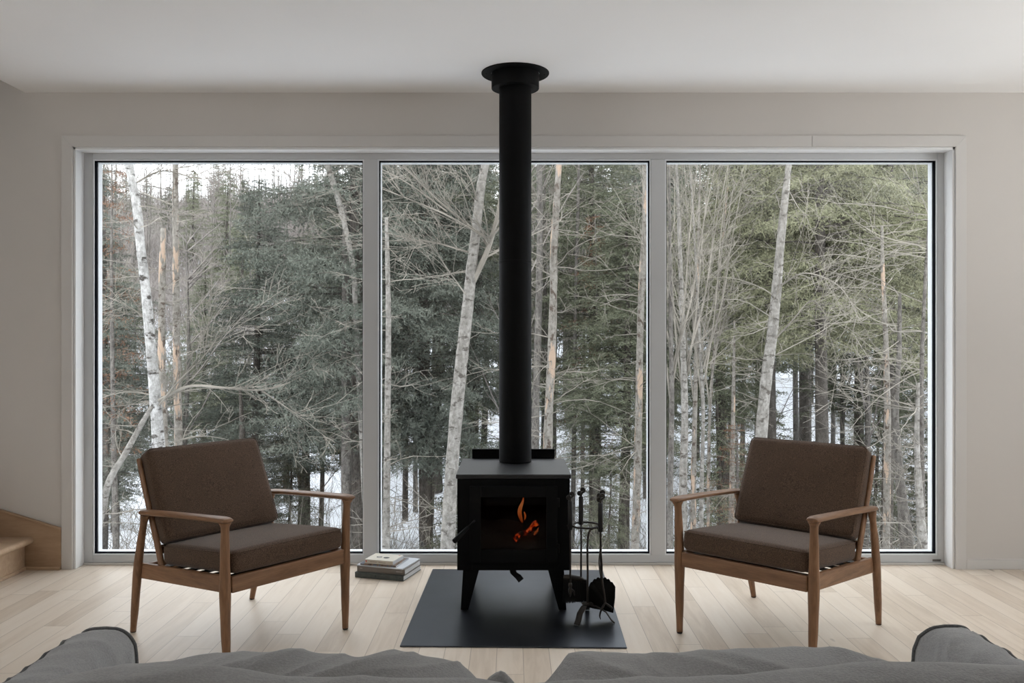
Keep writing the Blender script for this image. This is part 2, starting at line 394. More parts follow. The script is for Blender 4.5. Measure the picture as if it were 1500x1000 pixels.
# legs (bent plate, tapering)
for sx_, y0 in ((-1, .012), (1, .012), (-1, .43), (1, .43)):
    q = MB(); sgn = 1 if y0 < .2 else -1
    yb = y0 if sgn > 0 else y0 + .062
    o = sx_
    q.hexa([(o * .243, yb - .004 * sgn, .004), (o * .208, yb - .004 * sgn, .004), (o * .208, yb + .002 * sgn, .004), (o * .243, yb + .002 * sgn, .004)],
           [(o * .232, yb, .188), (o * .158, yb, .188), (o * .158, yb + .006 * sgn, .188), (o * .232, yb + .006 * sgn, .188)])
    q.hexa([(o * .243, yb, .004), (o * .237, yb, .004), (o * .237, yb + .035 * sgn, .004), (o * .243, yb + .035 * sgn, .004)],
           [(o * .232, yb + .001, .188), (o * .226, yb + .001, .188), (o * .226, yb + .07 * sgn, .188), (o * .232, yb + .07 * sgn, .188)])
    leg = q.build('leg', M['steel'], stv, bevel=.001)
    q = MB().lathe([(.010, 0), (.014, .001), (.014, .006), (.008, .008), (.006, .018)], (o * .224, yb + .012 * sgn, 0), 16); q.build('levelling_foot', simple('bolt_steel', (.18, .18, .18), .35, .8), leg, smooth=True)
q = MB().tube([(-.005, .03, .186), (.0, -.012, .179), (.022, -.03, .166), (.035, -.035, .150)], 0, 8, flat=[(.016, .003)] * 2 + [(.017, .003)] * 2, up=(1, 0, 0)); q.build('air_control_lever', M['steel'], stv, bevel=.001)

# flue
fl = tag(empty('flue_pipe', (.0165, 4.32, .6355)), 'tall round matte black stove pipe rising from the stove to the ceiling', 'stove pipe')
r = .0815; zt = 2.6 - .6355
q = MB().lathe([(r - .002, 0), (r, .003), (r, 1.0), (r + .0012, 1.001), (r + .0012, 1.012), (r, 1.013), (r, zt - .07)], n=64); q.build('pipe', M['steel'], fl, auto=30)
q = MB().lathe([(.1195, zt - .080), (.1205, zt - .078), (.1205, zt - .004), (r + .001, zt - .004), (r + .001, zt - .080)], n=72, closed=True); q.build('support_box', M['steel'], fl, auto=30)
q = MB().lathe([(.1225, zt - .006), (.170, zt - .006), (.1715, zt - .004), (.1715, zt - .0005), (.1225, zt - .0005)], n=72, closed=True)
cp = q.build('ceiling_plate', M['steel'], fl, auto=30)
for a in range(4):
    q = MB().lathe([(.004, zt - .009), (.005, zt - .006)], (.148 * math.cos(a * PI / 2 + .05), .148 * math.sin(a * PI / 2 + .05), 0), 12); q.build('screw', M['steel'], cp, smooth=True)

# fire: logs, embers and flame in the firebox
def log_mesh(L, r, seed):
    q = MB(); n = 14; m = 12; vs = []; rnd = random.Random(seed)
    pts = [Vector((-L / 2 + L * i / m, .006 * math.sin(i * .9 + seed), .004 * math.cos(i * .7 + seed))) for i in range(m + 1)]
    for i, p in enumerate(pts):
        for k in range(n):
            a = 2 * PI * k / n; rr = r * (1 + .16 * mnoise.noise(Vector((i * .5, math.cos(a) * 1.5 + seed, math.sin(a) * 1.5))))
            vs.append((p.x, p.y + rr * math.cos(a), p.z + rr * math.sin(a)))
    fs = [(i * n + k, i * n + (k + 1) % n, (i + 1) * n + (k + 1) % n, (i + 1) * n + k) for i in range(m) for k in range(n)]
    fs += [tuple(range(n - 1, -1, -1)), tuple(range(m * n, m * n + n))]
    q.add(vs, fs); return q
def ember_mat():
    m, nt, b = new_mat('glowing_ember'); v = coords(nt)
    a = noise(nt, v, 55, 4, .6)
    nt.links.new(ramp(nt, a, [(.4, (.01, .006, .004)), (.6, (.04, .02, .01))]), b.inputs['Base Color'])
    nt.links.new(ramp(nt, a, [(.50, (0, 0, 0)), (.56, (.8, .05, .005)), (.66, (1, .25, .04))]), b.inputs['Emission Color']); b.inputs['Emission Strength'].default_value = 2.2
    b.inputs['Roughness'].default_value = .9; return m
logm = simple('charred_log', (.06, .036, .016), .9, var=.6, scale=25, bmp=.6, bscale=50)
lgz = HZ + bz0 + .045
o = log_mesh(.30, .040, 3).build('firewood_log', logm, smooth=True); o.location = (-.02, 4.12, lgz + .042); o.rotation_euler = (0, 0, .12)
tag(o, 'charred log lying at the bottom of the stove fire', 'firewood')
o = log_mesh(.24, .030, 7).build('firewood_log', logm, smooth=True); o.location = (-.07, 4.10, lgz + .118); o.rotation_euler = (.3, .04, -.15)
tag(o, 'smaller brown log resting on top of the lower log in the stove', 'firewood')
o = log_mesh(.135, .013, 11).build('glowing_ember', ember_mat(), smooth=True); o.location = (.068, 4.045, lgz + .104); o.rotation_euler = (.2, -.58, .1)
tag(o, 'glowing red-orange burning stick slanting up across the logs in the stove', 'ember')
def flame_mat():
    m, nt, b = new_mat('flame'); tc = N(nt, 'ShaderNodeTexCoord'); sp = N(nt, 'ShaderNodeSeparateXYZ'); nt.links.new(tc.outputs['Object'], sp.inputs[0])
    z = mathn(nt, 'MULTIPLY', sp.outputs[2], 8.0); nz = noise(nt, coords(nt, (1, 1, .3)), 60, 3)
    z2 = mathn(nt, 'ADD', z, mathn(nt, 'MULTIPLY', mathn(nt, 'SUBTRACT', nz, .5), .7))
    nt.links.new(ramp(nt, z2, [(0, (.25, .04, .008)), (.3, (.85, .22, .05)), (.62, (1, .42, .16)), (1, (.8, .15, .03))]), b.inputs['Emission Color'])
    b.inputs['Emission Strength'].default_value = 1.7; b.inputs['Base Color'].default_value = (0, 0, 0, 1); b.inputs['Alpha'].default_value = .9; return m
q = MB(); pts = []; rs = []
for i in range(15):
    t = i / 14; pts.append((.009 * math.sin(t * 5.2 + 2.6) + .004, .003 * math.sin(t * 4), .118 * t)); rs.append((.0105 * (math.sin(PI * min(1, t * .93 + .05)) ** .75) * (1 - .45 * t) + .0012, .010 * math.sin(PI * min(1, t * .93 + .05)) + .001))
q.tube(pts, 0, 12, flat=rs)
pts = [(.018 + .004 * math.sin(t * .5), 0, .012 + .0055 * t) for t in range(8)]; q.tube(pts, 0, 8, flat=[(.004 * math.sin(PI * (t + .5) / 8.2) + .0006, .004) for t in range(8)])
o = q.build('flame', flame_mat(), smooth=True); o.location = (.041, 4.05, .384); tag(o, 'single orange flame licking upward behind the stove glass', 'flame')
q = MB(); q.tube([(.0, 0, 0), (.006, 0, .012), (.016, 0, .02), (.02, 0, .034)], [.004, .006, .004, .001], 8)
o = q.build('flame', flame_mat(), smooth=True); o.location = (.105, 4.05, .325); tag(o, 'small low flame at the upper tip of the glowing stick', 'flame')

# ------------------------------------------------------------------ fireplace tools
TD = 3.80
def T(px, py, D=TD): return W(px, py, D)
base = T(860.5, 890); BX, BY = base.x, TD
std = tag(empty('tool_stand', (BX, BY, HZ)), 'dark wrought iron stand with arched post and ring holding the fire tools', 'fire tool stand')
hz = .415
q = MB(); post = curve([(0, 0, .072), (.001, 0, .2), (.0, 0, .30), (.002, 0, .36), (.010, .002, .391), (.026, .004, .404), (.054, .006, hz)], 4)
q.tube(post, .0048, 10); q.build('post', M['iron'], std, smooth=True)
q = MB(); R = .063; rc = (-.007, .006, hz + .002)
ring = [(rc[0] + R * math.cos(a), rc[1] + R * math.sin(a), rc[2]) for a in [2 * PI * k / 32 for k in range(33)]]
q.tube(ring, 0, 8, flat=[(.0045, .0055)] * 33, up=(0, 0, 1), cap=False); q.build('ring', M['iron'], std, smooth=True)
hooks = [(-.077, -.004), (-.024, .058), (.062, .030), (.053, -.050)]
for (hx, hy) in hooks:
    d = Vector((hx - rc[0], hy - rc[1], 0)); n_ = d.normalized(); a = Vector(rc) + n_ * (R - .004)
    q = MB().tube([a, a + n_ * .006 + Vector((0, 0, -.004)), Vector((hx, hy, hz - .010)) - n_ * .004, Vector((hx, hy, hz + .004)) + n_ * .014], .0028, 8); q.build('hook', M['iron'], std, smooth=True)
q = MB().lathe([(.025, .068), (.0262, .070), (.022, .073), (.006, .076)], n=28); q.build('base_disc', M['iron'], std, smooth=True)
for (dx, dy, ww) in ((-.050, -.075, .015), (.105, -.055, .006), (.01, .12, .012)):
    n_ = Vector((dx, dy, 0)); q = MB()
    q.tube([n_ * .0 + Vector((0, 0, .067)), n_ * .35 + Vector((0, 0, .064)), n_ * .75 + Vector((0, 0, .045)), n_ * .95 + Vector((0, 0, .015)), n_ * 1.08 + Vector((0, 0, .0028))], 0, 10, flat=[(ww, .0028)] * 5, up=Vector((-dy, dx, 0)))
    q.build('leg', M['iron'], std, smooth=True)
def tool(name, hx, hy, zt, zb, label, cat, lean=0, gl=.128):
    t = tag(empty(name, (BX + hx, BY + hy, HZ)), label, cat)
    q = MB().tube([(0, 0, zt - gl), (0, 0, zt - gl + .002), (0, 0, zt - .002), (0, 0, zt)], [.0085, .0105, .0105, .0085], 14); q.build('grip', M['grip'], t, auto=50)
    q = MB().tube([(0, 0, zt - .001), (0, 0, zt + .012)], .0052, 8); c_ = q.build('collar', M['iron'], t, smooth=True)
    for s_, rr, up_ in ((-1, .0095, .016), (1, .0125, .030)):
        q = MB(); pts = [(0, 0, zt + .006), (s_ * .003, 0, zt + .012)]; c0 = Vector((s_ * .006, -.003, zt + up_))
        for k in range(12):
            a = -PI * .5 + s_ * k * .50; rad = rr * (1 - k * .055)
            pts.append((c0.x + rad * math.cos(a), c0.y, c0.z + rad * math.sin(a)))
        q.tube(pts, [.0048] * 2 + [.0046] * 12, 8); q.lathe([(.002, -.006), (.0062, -.004), (.0072, 0), (.0062, .004), (.002, .006)], c0, 12)
        q.build('scroll', M['iron'], t, smooth=True)
    q = MB().tube([(0, 0, zt - gl), (.001, 0, (zt + zb) * .5), (lean, 0, zb)], .0042, 8); q.build('rod', M['iron'], t, smooth=True)
    return t
t1 = tool('poker', hooks[0][0], hooks[0][1], .528, .14, 'straight iron poker hanging on the left, nearest the stove side', 'poker')
q = MB().lathe([(.004, .165), (.0085, .16), (.0085, .15), (.0055, .142), (.0095, .132), (.0075, .12), (.002, .10)], n=12).tube([(0, 0, .14), (.016, 0, .125), (.020, 0, .105)], [.004, .004, .001], 8); q.build('poker_tip', M['iron'], t1, smooth=True)
t2 = tool('hearth_brush', hooks[1][0], hooks[1][1], .536, .17, 'iron hearth brush with dark bristles hanging at the back of the stand', 'brush')
q = MB().tube([(-.078, 0, .172), (-.05, 0, .170), (-.005, 0, .162), (.022, 0, .150)], [.010, .014, .014, .010], 10); q.build('brush_head', M['iron'], t2, smooth=True)
q = MB(); rnd = random.Random(5)
for k in range(520):
    x = rnd.uniform(-.078, .024); y = rnd.uniform(-.012, .012); q.tube([(x, y, .16), (-.025 + (x + .025) * 1.08 + rnd.uniform(-.004, .004), y * 1.6, rnd.uniform(.058, .070))], .0013, 3, cap=False)
bo = q.build('bristles', simple('dark_bristle', (.004, .0035, .0035), .9), t2); bo['kind'] = 'stuff'
t3 = tool('ash_shovel', hooks[2][0], hooks[2][1], .530, .155, 'iron ash shovel with scalloped black pan hanging on the right', 'shovel', .002)
SHW = .058; outl = [(-SHW * .98, .046), (-SHW * .55, .036), (SHW * .1, .030), (SHW * .80, .020), (SHW * .86, .024)]
top = []
for k in range(61):
    u = 1 - 2 * k / 60
    top.append((u * SHW * (1.0 + .03 * (u > .95)), .138 + .034 * max(0, 1 - abs(u) ** 2.4) + .006 * abs(math.sin((u + 1) * 3.5 * PI))))
pts = outl + top
q = MB().prism([(x, -.004 - .014 * (abs(x) / SHW) ** 3, z) for x, z in pts], (0, .003, 0))
q.tube([(-SHW, -.016, .046), (-SHW * 1.01, -.022, .10), (-SHW, -.016, .138)], .003, 6).tube([(SHW * .84, -.016, .022), (SHW * .96, -.022, .09), (SHW, -.016, .138)], .003, 6)
shv = q.build('pan', simple('blackened_pan', (.004, .0035, .003), .7, var=.3, spec=.15), t3); shv.location = (.003, -.004, .004)
t4 = tool('log_tongs', hooks[3][0], hooks[3][1], .528, .33, 'iron log tongs with clawed tips hanging in front of the ash shovel', 'tongs')
for s_ in (-1, 1): MB().tube(curve([(0, 0, .335), (s_ * .006, 0, .26), (s_ * .002 + .006, 0, .19), (.018, 0, .12), (.020 + s_ * .002, 0, .085)], 5), .0032, 8).build('jaw', M['iron'], t4, smooth=True)
for dx, dz in ((-.024, -.062), (.030, -.018), (-.012, -.020)):
    MB().tube(curve([(.020, -.002, .088), (.020 + dx * .6, -.006, .082 + dz * .25), (.020 + dx, -.008, .080 + dz * .7), (.020 + dx * .85, -.008, .080 + dz)], 4), [.0042, .0042, .0045, .0045, .0045, .0045, .004, .004, .0035, .003, .0025, .002, .001], 8).build('claw', M['iron'], t4, smooth=True)

# ------------------------------------------------------------------ books
def book(name, L, D_, h, cover, spine_col, label, loc, rz, soft=False, parts=None, tilt=0, thing_cat='book'):
    root = tag(empty(name, loc, rz), label, thing_cat, 'books stacked on the floor')
    t = .0012 if soft else .0028; o_ = 0 if soft else .003
    q = MB(); q.bb((0, 0, 0), (L, D_, t)); q.bb((0, 0, h - t), (L, D_, h)); q.bb((0, 0, t), (L, t, h - t))
    c = q.build('cover', cover, root, bevel=.0006)
    q = MB().bb((o_, t, t), (L - o_, D_ - o_, h - t)); q.build('pages', M['pages'], root)
    if parts: parts(root, L, D_, h)
    root.rotation_euler.y = tilt
    return root
def pages_mat():
    m, nt, b = new_mat('paper_pages'); n = noise(nt, coords(nt, (1, 1, 60)), 30, 3)
    nt.links.new(ramp(nt, n, [(.3, (.55, .55, .56)), (.7, (.74, .75, .77))]), b.inputs['Base Color']); b.inputs['Roughness'].default_value = .9; return m
M['pages'] = pages_mat()
ang = -math.radians(16.7)
p0 = Vector((-.828, 4.497, .0005))
ux = Vector((math.cos(ang), math.sin(ang), 0)); uy = Vector((-math.sin(ang), math.cos(ang), 0))
def bp(a, b_, z): return p0 + ux * a + uy * b_ + Vector((0, 0, z))
def p_green(root, L, D_, h):
    dk = simple('spine_print_dark', (.05, .06, .06), .6)
    for a_, c_ in (((.020, -.0004, .003), (.0215, 0, h - .003)), ((L * .86, -.0004, .003), (L * .865, 0, h - .003)), ((L * .42, -.0004, .008), (L * .44, 0, h - .008)), ((L * .92, -.0004, .010), (L * .94, 0, .016))):
        MB().bb(a_, c_).build('spine_print', dk, root)
z = 0
book('hardback_book', .278, .235, .0275, simple('grey_green_cloth', (.105, .118, .112), .8, var=.15, scale=40), None, 'thick grey-green clothbound book, lowest of the stack on the floor', bp(0, 0, z), ang, parts=p_green)
z += .0280
def p_b2(root, L, D_, h):
    sm_ = simple('spine_print_pale', (.5, .47, .45), .6)
    MB().bb((L * .06, -.0004, h * .6), (L * .11, 0, h * .68)).build('spine_print', sm_, root); MB().bb((L * .82, -.0004, h * .5), (L * .95, 0, h * .6)).build('spine_print', sm_, root)
book('art_book', .272, .215, .0290, simple('taupe_spine', (.20, .175, .155), .7, var=.1), None, 'thick taupe-spined art book second from the bottom of the stack', bp(.008, .010, z), ang + .01, parts=p_b2)
z += .0295
book('magazine', .265, .222, .0055, simple('white_magazine', (.60, .62, .66), .35, var=.05), None, 'thin white magazine with overhanging cover in the middle of the stack', bp(.004, .012, z), ang - .03, True)
z += .006
def strip_mat():
    m, nt, b = new_mat('patterned_cover'); v = coords(nt, (22, 3, 1)); n = noise(nt, v, 1.3, 3, .6)
    nt.links.new(ramp(nt, n, [(.30, (.03, .035, .05)), (.45, (.16, .18, .22)), (.52, (.30, .19, .12)), (.60, (.06, .04, .035)), (.72, (.45, .38, .30))]), b.inputs['Base Color']); b.inputs['Roughness'].default_value = .35; return m
book('illustrated_book', .205, .17, .0075, strip_mat(), None, 'slim book with brown and navy striped cover under the cream paperback', bp(.022, .016, z), ang + .02, True)
z += .008
def p_top(root, L, D_, h):
    dk = simple('cover_ink', (.03, .03, .035), .6)
    q = MB()
    for (cx_, cy_, rx, ry) in ((.055, .062, .016, .013), (.098, .058, .017, .014)):
        q.add([(cx_ + rx * math.cos(a) * (1 + .1 * math.sin(3 * a)), cy_ + ry * math.sin(a), h + .0003) for a in [2 * PI * k / 20 for k in range(20)]], [tuple(range(20))])
    q.build('cover_print', dk, root)
    q = MB()
    for (cx_, cy_, rx, ry) in ((.055, .063, .009, .007),):
        q.add([(cx_ + rx * math.cos(a), cy_ + ry * math.sin(a), h + .0006) for a in [2 * PI * k / 20 for k in range(20)]], [tuple(range(20))])
    q.build('cover_print', simple('cover_ink_grey', (.4, .39, .37), .6), root)
    red = simple('red_mark', (.65, .10, .06), .6)
    MB().bb((L - .022, D_ - .016, h), (L - .012, D_ - .010, h + .0004)).build('red_emblem', red, root); MB().bb((.006, -.0004, h * .35), (.012, 0, h * .75)).build('red_emblem', red, root)
    sk = simple('spine_ink', (.30, .25, .20), .6); MB().bb((.03, -.0004, h * .42), (.07, 0, h * .55)).build('spine_print', sk, root); MB().bb((.08, -.0004, h * .42), (.12, 0, h * .55)).build('spine_print', sk, root)
book('paperback_book', .162, .135, .0215, simple('cream_cover', (.62, .58, .50), .55, var=.04), None, 'cream paperback with two dark blots on its cover, topmost of the floor stack', bp(.046, .022, z), ang + .0, True, parts=p_top)

# ------------------------------------------------------------------ lounge chairs
def rbox(hx, hy, hz_, r, bulge=(0, 0, 0), n=8):
    """rounded box, denser grid at the edges, soft bulge"""
    def axis(h):
        inner = [-(h - r) + 2 * (h - r) * i / n for i in range(n + 1)]
        e = [.0, .25, .5, .75]
        return [-h + r * k for k in e] + inner + [h - r * k for k in reversed(e)]
    ax = [axis(hx), axis(hy), axis(hz_)]; H = (hx, hy, hz_); q = MB(); idx = {}
    def vid(p):
        key = tuple(round(c, 6) for c in p)
        if key in idx: return idx[key]
        c = Vector([max(-(H[i] - r), min(H[i] - r, p[i])) for i in range(3)]); d = Vector(p) - c
        v = c + (d.normalized() * r if d.length > 1e-9 else d)
        u = [v[i] / H[i] for i in range(3)]
        for i in range(3):
            j, k = (i + 1) % 3, (i + 2) % 3
            v[i] += bulge[i] * u[i] * (1 - u[j] ** 2) ** .7 * (1 - u[k] ** 2) ** .7 if abs(u[j]) < 1 and abs(u[k]) < 1 else 0
        idx[key] = len(q.v); q.v.append(tuple(v)); return idx[key]
    for i in range(3):
        j, k = (i + 1) % 3, (i + 2) % 3
        for s_ in (-1, 1):
            for a in range(len(ax[j]) - 1):
                for c in range(len(ax[k]) - 1):
                    qd = []
                    for (da, dc) in ((0, 0), (1, 0), (1, 1), (0, 1)):
                        p = [0, 0, 0]; p[i] = s_ * H[i]; p[j] = ax[j][a + da]; p[k] = ax[k][c + dc]; qd.append(vid(p))
                    q.f.append(tuple(qd if s_ > 0 else reversed(qd)))
    return q
def make_chair():
    c = empty('lounge_chair')
    wd = M['walnut']
    for s_ in (-1, 1):
        # front leg: foot, taper out to rail height, slimmer to the arm, flared top
        p = [(s_ * .290, -.340, .006), (s_ * .293, -.336, .15), (s_ * .294, -.334, .30), (s_ * .296, -.336, .42), (s_ * .298, -.340, .53), (s_ * .299, -.342, .560)]
        q = MB().tube(curve(p), 0, 14, flat=lerp_list([(.0135, .0135), (.0185, .018), (.0225, .0215), (.0185, .018), (.0155, .0155), (.024, .023)]), up=(1, 0, 0))
        leg = q.build('leg', wd, c, smooth=True)
        MB().lathe([(.011, 0), (.012, .001), (.012, .006)], (s_ * .290, -.340, 0), 14).build('foot_pad', M['rubber'], leg)
        p = [(s_ * .296, .345, .006), (s_ * .301, .320, .12), (s_ * .305, .292, .27), (s_ * .309, .262, .38), (s_ * .312, .232, .47), (s_ * .313, .215, .522)]
        q = MB().tube(curve(p), 0, 14, flat=lerp_list([(.0125, .0130), (.016, .018), (.017, .024), (.0155, .020), (.0135, .015), (.018, .019)]), up=(1, 0, 0))
        leg = q.build('leg', wd, c, smooth=True)
        MB().lathe([(.011, 0), (.012, .001), (.012, .006)], (s_ * .296, .345, 0), 14).build('foot_pad', M['rubber'], leg)
        # armrest: slim flat paddle, rounded front
        p = [(s_ * .301, -.372, .5665), (s_ * .301, -.362, .5680), (s_ * .302, -.33, .5685), (s_ * .306, -.20, .561), (s_ * .311, 0, .548), (s_ * .314, .15, .537), (s_ * .314, .225, .530), (s_ * .314, .245, .5285)]
        q = MB().tube(curve(p, 6), 0, 18, flat=lerp_list([(.010, .004), (.024, .0095), (.028, .0125), (.026, .012), (.025, .0115), (.026, .012), (.022, .011), (.008, .004)], 6), up=(1, 0, 0))
        q.build('armrest', M['walnut_y'], c, smooth=True)
        # side rail
        q = MB().hexa([(s_ * .291, -.335, .287), (s_ * .301, .300, .240), (s_ * .279, .300, .240), (s_ * .269, -.335, .287)], [(s_ * .291, -.335, .352), (s_ * .301, .285, .306), (s_ * .279, .285, .306), (s_ * .269, -.335, .352)])
        if s_ < 0: q.f = [tuple(reversed(f_)) for f_ in q.f]
        q.build('side_rail', M['walnut_y'], c, bevel=.005, bseg=3)
        # back post
        p = [(s_ * .272, .140, .262), (s_ * .280, .178, .40), (s_ * .284, .262, .60), (s_ * .286, .318, .742)]
        q = MB().tube(curve(p), 0, 12, flat=lerp_list([(.011, .019), (.011, .019), (.010, .016), (.009, .012)]), up=(1, 0, 0))
        q.build('back_post', wd, c, smooth=True)
    q = MB().bb((-.275, -.352, .287), (.275, -.330, .350)); q.build('front_rail', M['walnut_x'], c, bevel=.005, bseg=3)
    q = MB().bb((-.285, .268, .245), (.285, .288, .300)); q.build('rear_rail', M['walnut_x'], c, bevel=.005, bseg=3)
    q = MB().tube([(-.285, .312, .715), (0, .330, .722), (.285, .312, .715)], 0, 10, flat=[(.008, .022)] * 3, up=(0, 1, 0)); q.build('top_rail', M['walnut_x'], c, smooth=True)
    q = MB().tube([(-.278, .176, .375), (.278, .176, .375)], 0, 10, flat=[(.008, .018)] * 2, up=(0, 1, 0)); q.build('lower_back_rail', M['walnut_x'], c, smooth=True)
    for k in range(5):
        x = -.18 + .09 * k
        q = MB().tube([(x, .190, .38), (x, .258, .57), (x, .322, .715)], 0, 8, flat=[(.012, .005)] * 3, up=(1, 0, 0)); q.build('back_slat', wd, c, smooth=True)
    for k in range(6):
        y = -.27 + .09 * k; z0 = .336 - (y + .335) * .072
        q = MB().bb((-.274, y - .018, z0 - .004), (.274, y + .018, z0)); q.build('seat_strap', M['strap'], c)
    # cushions
    q = rbox(.272, .255, .044, .026, (.007, .007, .010))
    sc = q.build('seat_cushion', M['brownfab'], c, smooth=True)
    sc.location = (0, -.098, .379); sc.rotation_euler = (math.radians(-5.2), 0, 0)
    def piping(parent, hx, hy, z, rr=.020):
        pts = []
        for (sx2, sy2, a0) in ((1, 1, 0), (-1, 1, 90), (-1, -1, 180), (1, -1, 270)):
            for k in range(5):
                a = math.radians(a0 + 90 * k / 4); pts.append((sx2 * (hx - rr) + rr * math.cos(a), sy2 * (hy - rr) + rr * math.sin(a), z))
        pts.append(pts[0]); return MB().tube(pts, .0022, 6, cap=False)
    pz = .036
    piping(sc, .2705, .2535, pz - .002).build('seam', M['brownfab'], sc, smooth=True)
    q = rbox(.274, .204, .044, .026, (.006, .006, .012))
    bc = q.build('back_cushion', M['brownfab'], c, smooth=True)
    # local z is the normal of the back cushion (towards the sitter)
    th = math.radians(64)
    bc.location = (0, .222, .588); bc.rotation_euler = (th, 0, 0)
    piping(bc, .2715, .2015, pz - .002).build('seam', M['brownfab'], bc, smooth=True)
    return c
ch = make_chair()
ch.location = (-1.167, 3.671, .0005); ch.rotation_euler.z = math.radians(51.7)
tag(ch, 'walnut-framed lounge chair with brown cushions left of the stove, facing right', 'armchair', 'walnut lounge chairs')
c2 = copy_tree(ch)
c2.location = (1.159, 3.695, .0005); c2.rotation_euler.z = math.radians(-42.6)
tag(c2, 'walnut-framed lounge chair with brown cushions right of the stove, facing left', 'armchair', 'walnut lounge chairs')

# ------------------------------------------------------------------ sofa
sofa = tag(empty('sofa', (.03, 1.45, 0)), 'grey linen slipcovered sofa seen from behind along the bottom of the photo', 'sofa')
SO = Vector((.03, 1.45, 0))
def interp(tab, x):
    if x <= tab[0][0]: return tab[0][1]
    for (a, va), (b_, vb) in zip(tab, tab[1:]):
        if x <= b_:
            t = (x - a) / (b_ - a); t = t * t * (3 - 2 * t); return va * (1 - t) + vb * t
    return tab[-1][1]
def folds(p, seed, amp, sx_=3, sz_=9, rot=.5):
    a = p.x * math.cos(rot) + p.z * math.sin(rot); b_ = -p.x * math.sin(rot) + p.z * math.cos(rot)
    n1 = (1 - abs(mnoise.noise(Vector((a * sx_, b_ * sz_ + p.y * 5, seed))) * 2)) ** 2
    n3 = (1 - abs(mnoise.noise(Vector((a * sx_ * 2 + 3, b_ * sz_ * 2.4 + p.y * 11, seed + 9))) * 2)) ** 3
    n2 = mnoise.noise(Vector((a * sx_ * 2.3 + 7, b_ * sz_ * 2.1 + p.y * 9, seed + 3)))
    return amp * (n1 * .8 + n2 * .4 + n3 * .55 - .35)
def soft_slab(name, x0, x1, y0, y1, zb, ztop, mat, seed, amp=.008, endr=.06, nx=110, rot=.4, fsx=3, fsz=9, lean=0, power=2.6):
    """upright soft cushion: closed cross-sections in y-z swept along x. y0 near side, y1 far side"""
    q = MB(); m = 96; vs = []; T_ = (y1 - y0) / 2; yc = (y0 + y1) / 2
    for i in range(nx + 1):
        x = x0 + (x1 - x0) * i / nx
        e = min(x - x0, x1 - x) / endr; e = 1 if e >= 1 else math.sqrt(max(0, 1 - (1 - e) ** 2)); e = max(e, .02)
        zt_ = ztop(x); hz_ = (zt_ - zb) / 2; zc = (zt_ + zb) / 2
        hz2 = hz_ * (.55 + .45 * e) if endr < .2 else hz_ * (.8 + .2 * e)
        zc2 = zb + hz2
        for k in range(m):
            a = 2 * PI * k / m; ca, sa = math.cos(a), math.sin(a)
            yy = yc + T_ * e * math.copysign(abs(ca) ** (2 / power), ca) + lean * ((hz2 * sa) / hz_)
            zz = zc2 + hz2 * math.copysign(abs(sa) ** (2 / (power + 1.2)), sa)
            p = Vector((x, yy, zz)); n_ = Vector((0, ca, sa)).normalized()
            p += n_ * folds(p, seed, amp, fsx, fsz, rot) * min(1, e * 1.2)
            vs.append(p - SO)
    fs = [(i * m + k, i * m + (k + 1) % m, (i + 1) * m + (k + 1) % m, (i + 1) * m + k) for i in range(nx) for k in range(m)]
    fs += [tuple(range(m - 1, -1, -1)), tuple(range(nx * m, nx * m + m))]
    fs = [tuple(reversed(f_)) for f_ in fs]
    q.add(vs, fs); return q.build(name, mat, sofa, smooth=True)
GF = M['grayfab']
DB = 1.10   # crest of the frame's back
ptab = [(-200, 1002), (40, 1004), (90, 986), (150, 977), (230, 977), (330, 985), (420, 994), (560, 996), (690, 995), (760, 1004), (860, 1001), (960, 995), (1080, 990), (1180, 982), (1290, 978), (1400, 979), (1520, 978), (1700, 985)]
ptab = [((px - 750) * DB / F, CZ - (py - HY) * DB / F) for px, py in ptab]
soft_slab('sofa_back', -.965, 1.025, 1.00, 1.20, .10, lambda x: interp(ptab, x) - .006, GF, 1.3, .0075, .05, 260, .12, 2.0, 8)
DCU = 1.27
lt = [(40, 1010), (100, 990), (170, 978), (225, 975), (285, 963), (340, 961), (420, 962), (480, 961), (520, 966), (560, 962), (620, 964), (680, 969), (725, 980), (757, 1000)]
rt = [(757, 1000), (772, 972), (800, 961), (840, 957), (900, 960), (950, 966), (990, 963), (1050, 958), (1100, 952), (1170, 951), (1240, 956), (1300, 969), (1350, 990), (1400, 1010)]
ltab = [((px - 750) * DCU / F, CZ - (py - HY) * DCU / F) for px, py in lt]
rtab = [((px - 750) * DCU / F, CZ - (py - HY) * DCU / F) for px, py in rt]
soft_slab('back_cushion', -.80, .004, 1.16, 1.38, .40, lambda x: interp(ltab, x) - .006, GF, 5.1, .0095, .12, 220, .35, 3, 11, .0)
soft_slab('back_cushion', .010, .86, 1.16, 1.38, .40, lambda x: interp(rtab, x) - .006, GF, 9.7, .0095, .12, 220, -.35, 3, 11, .0)
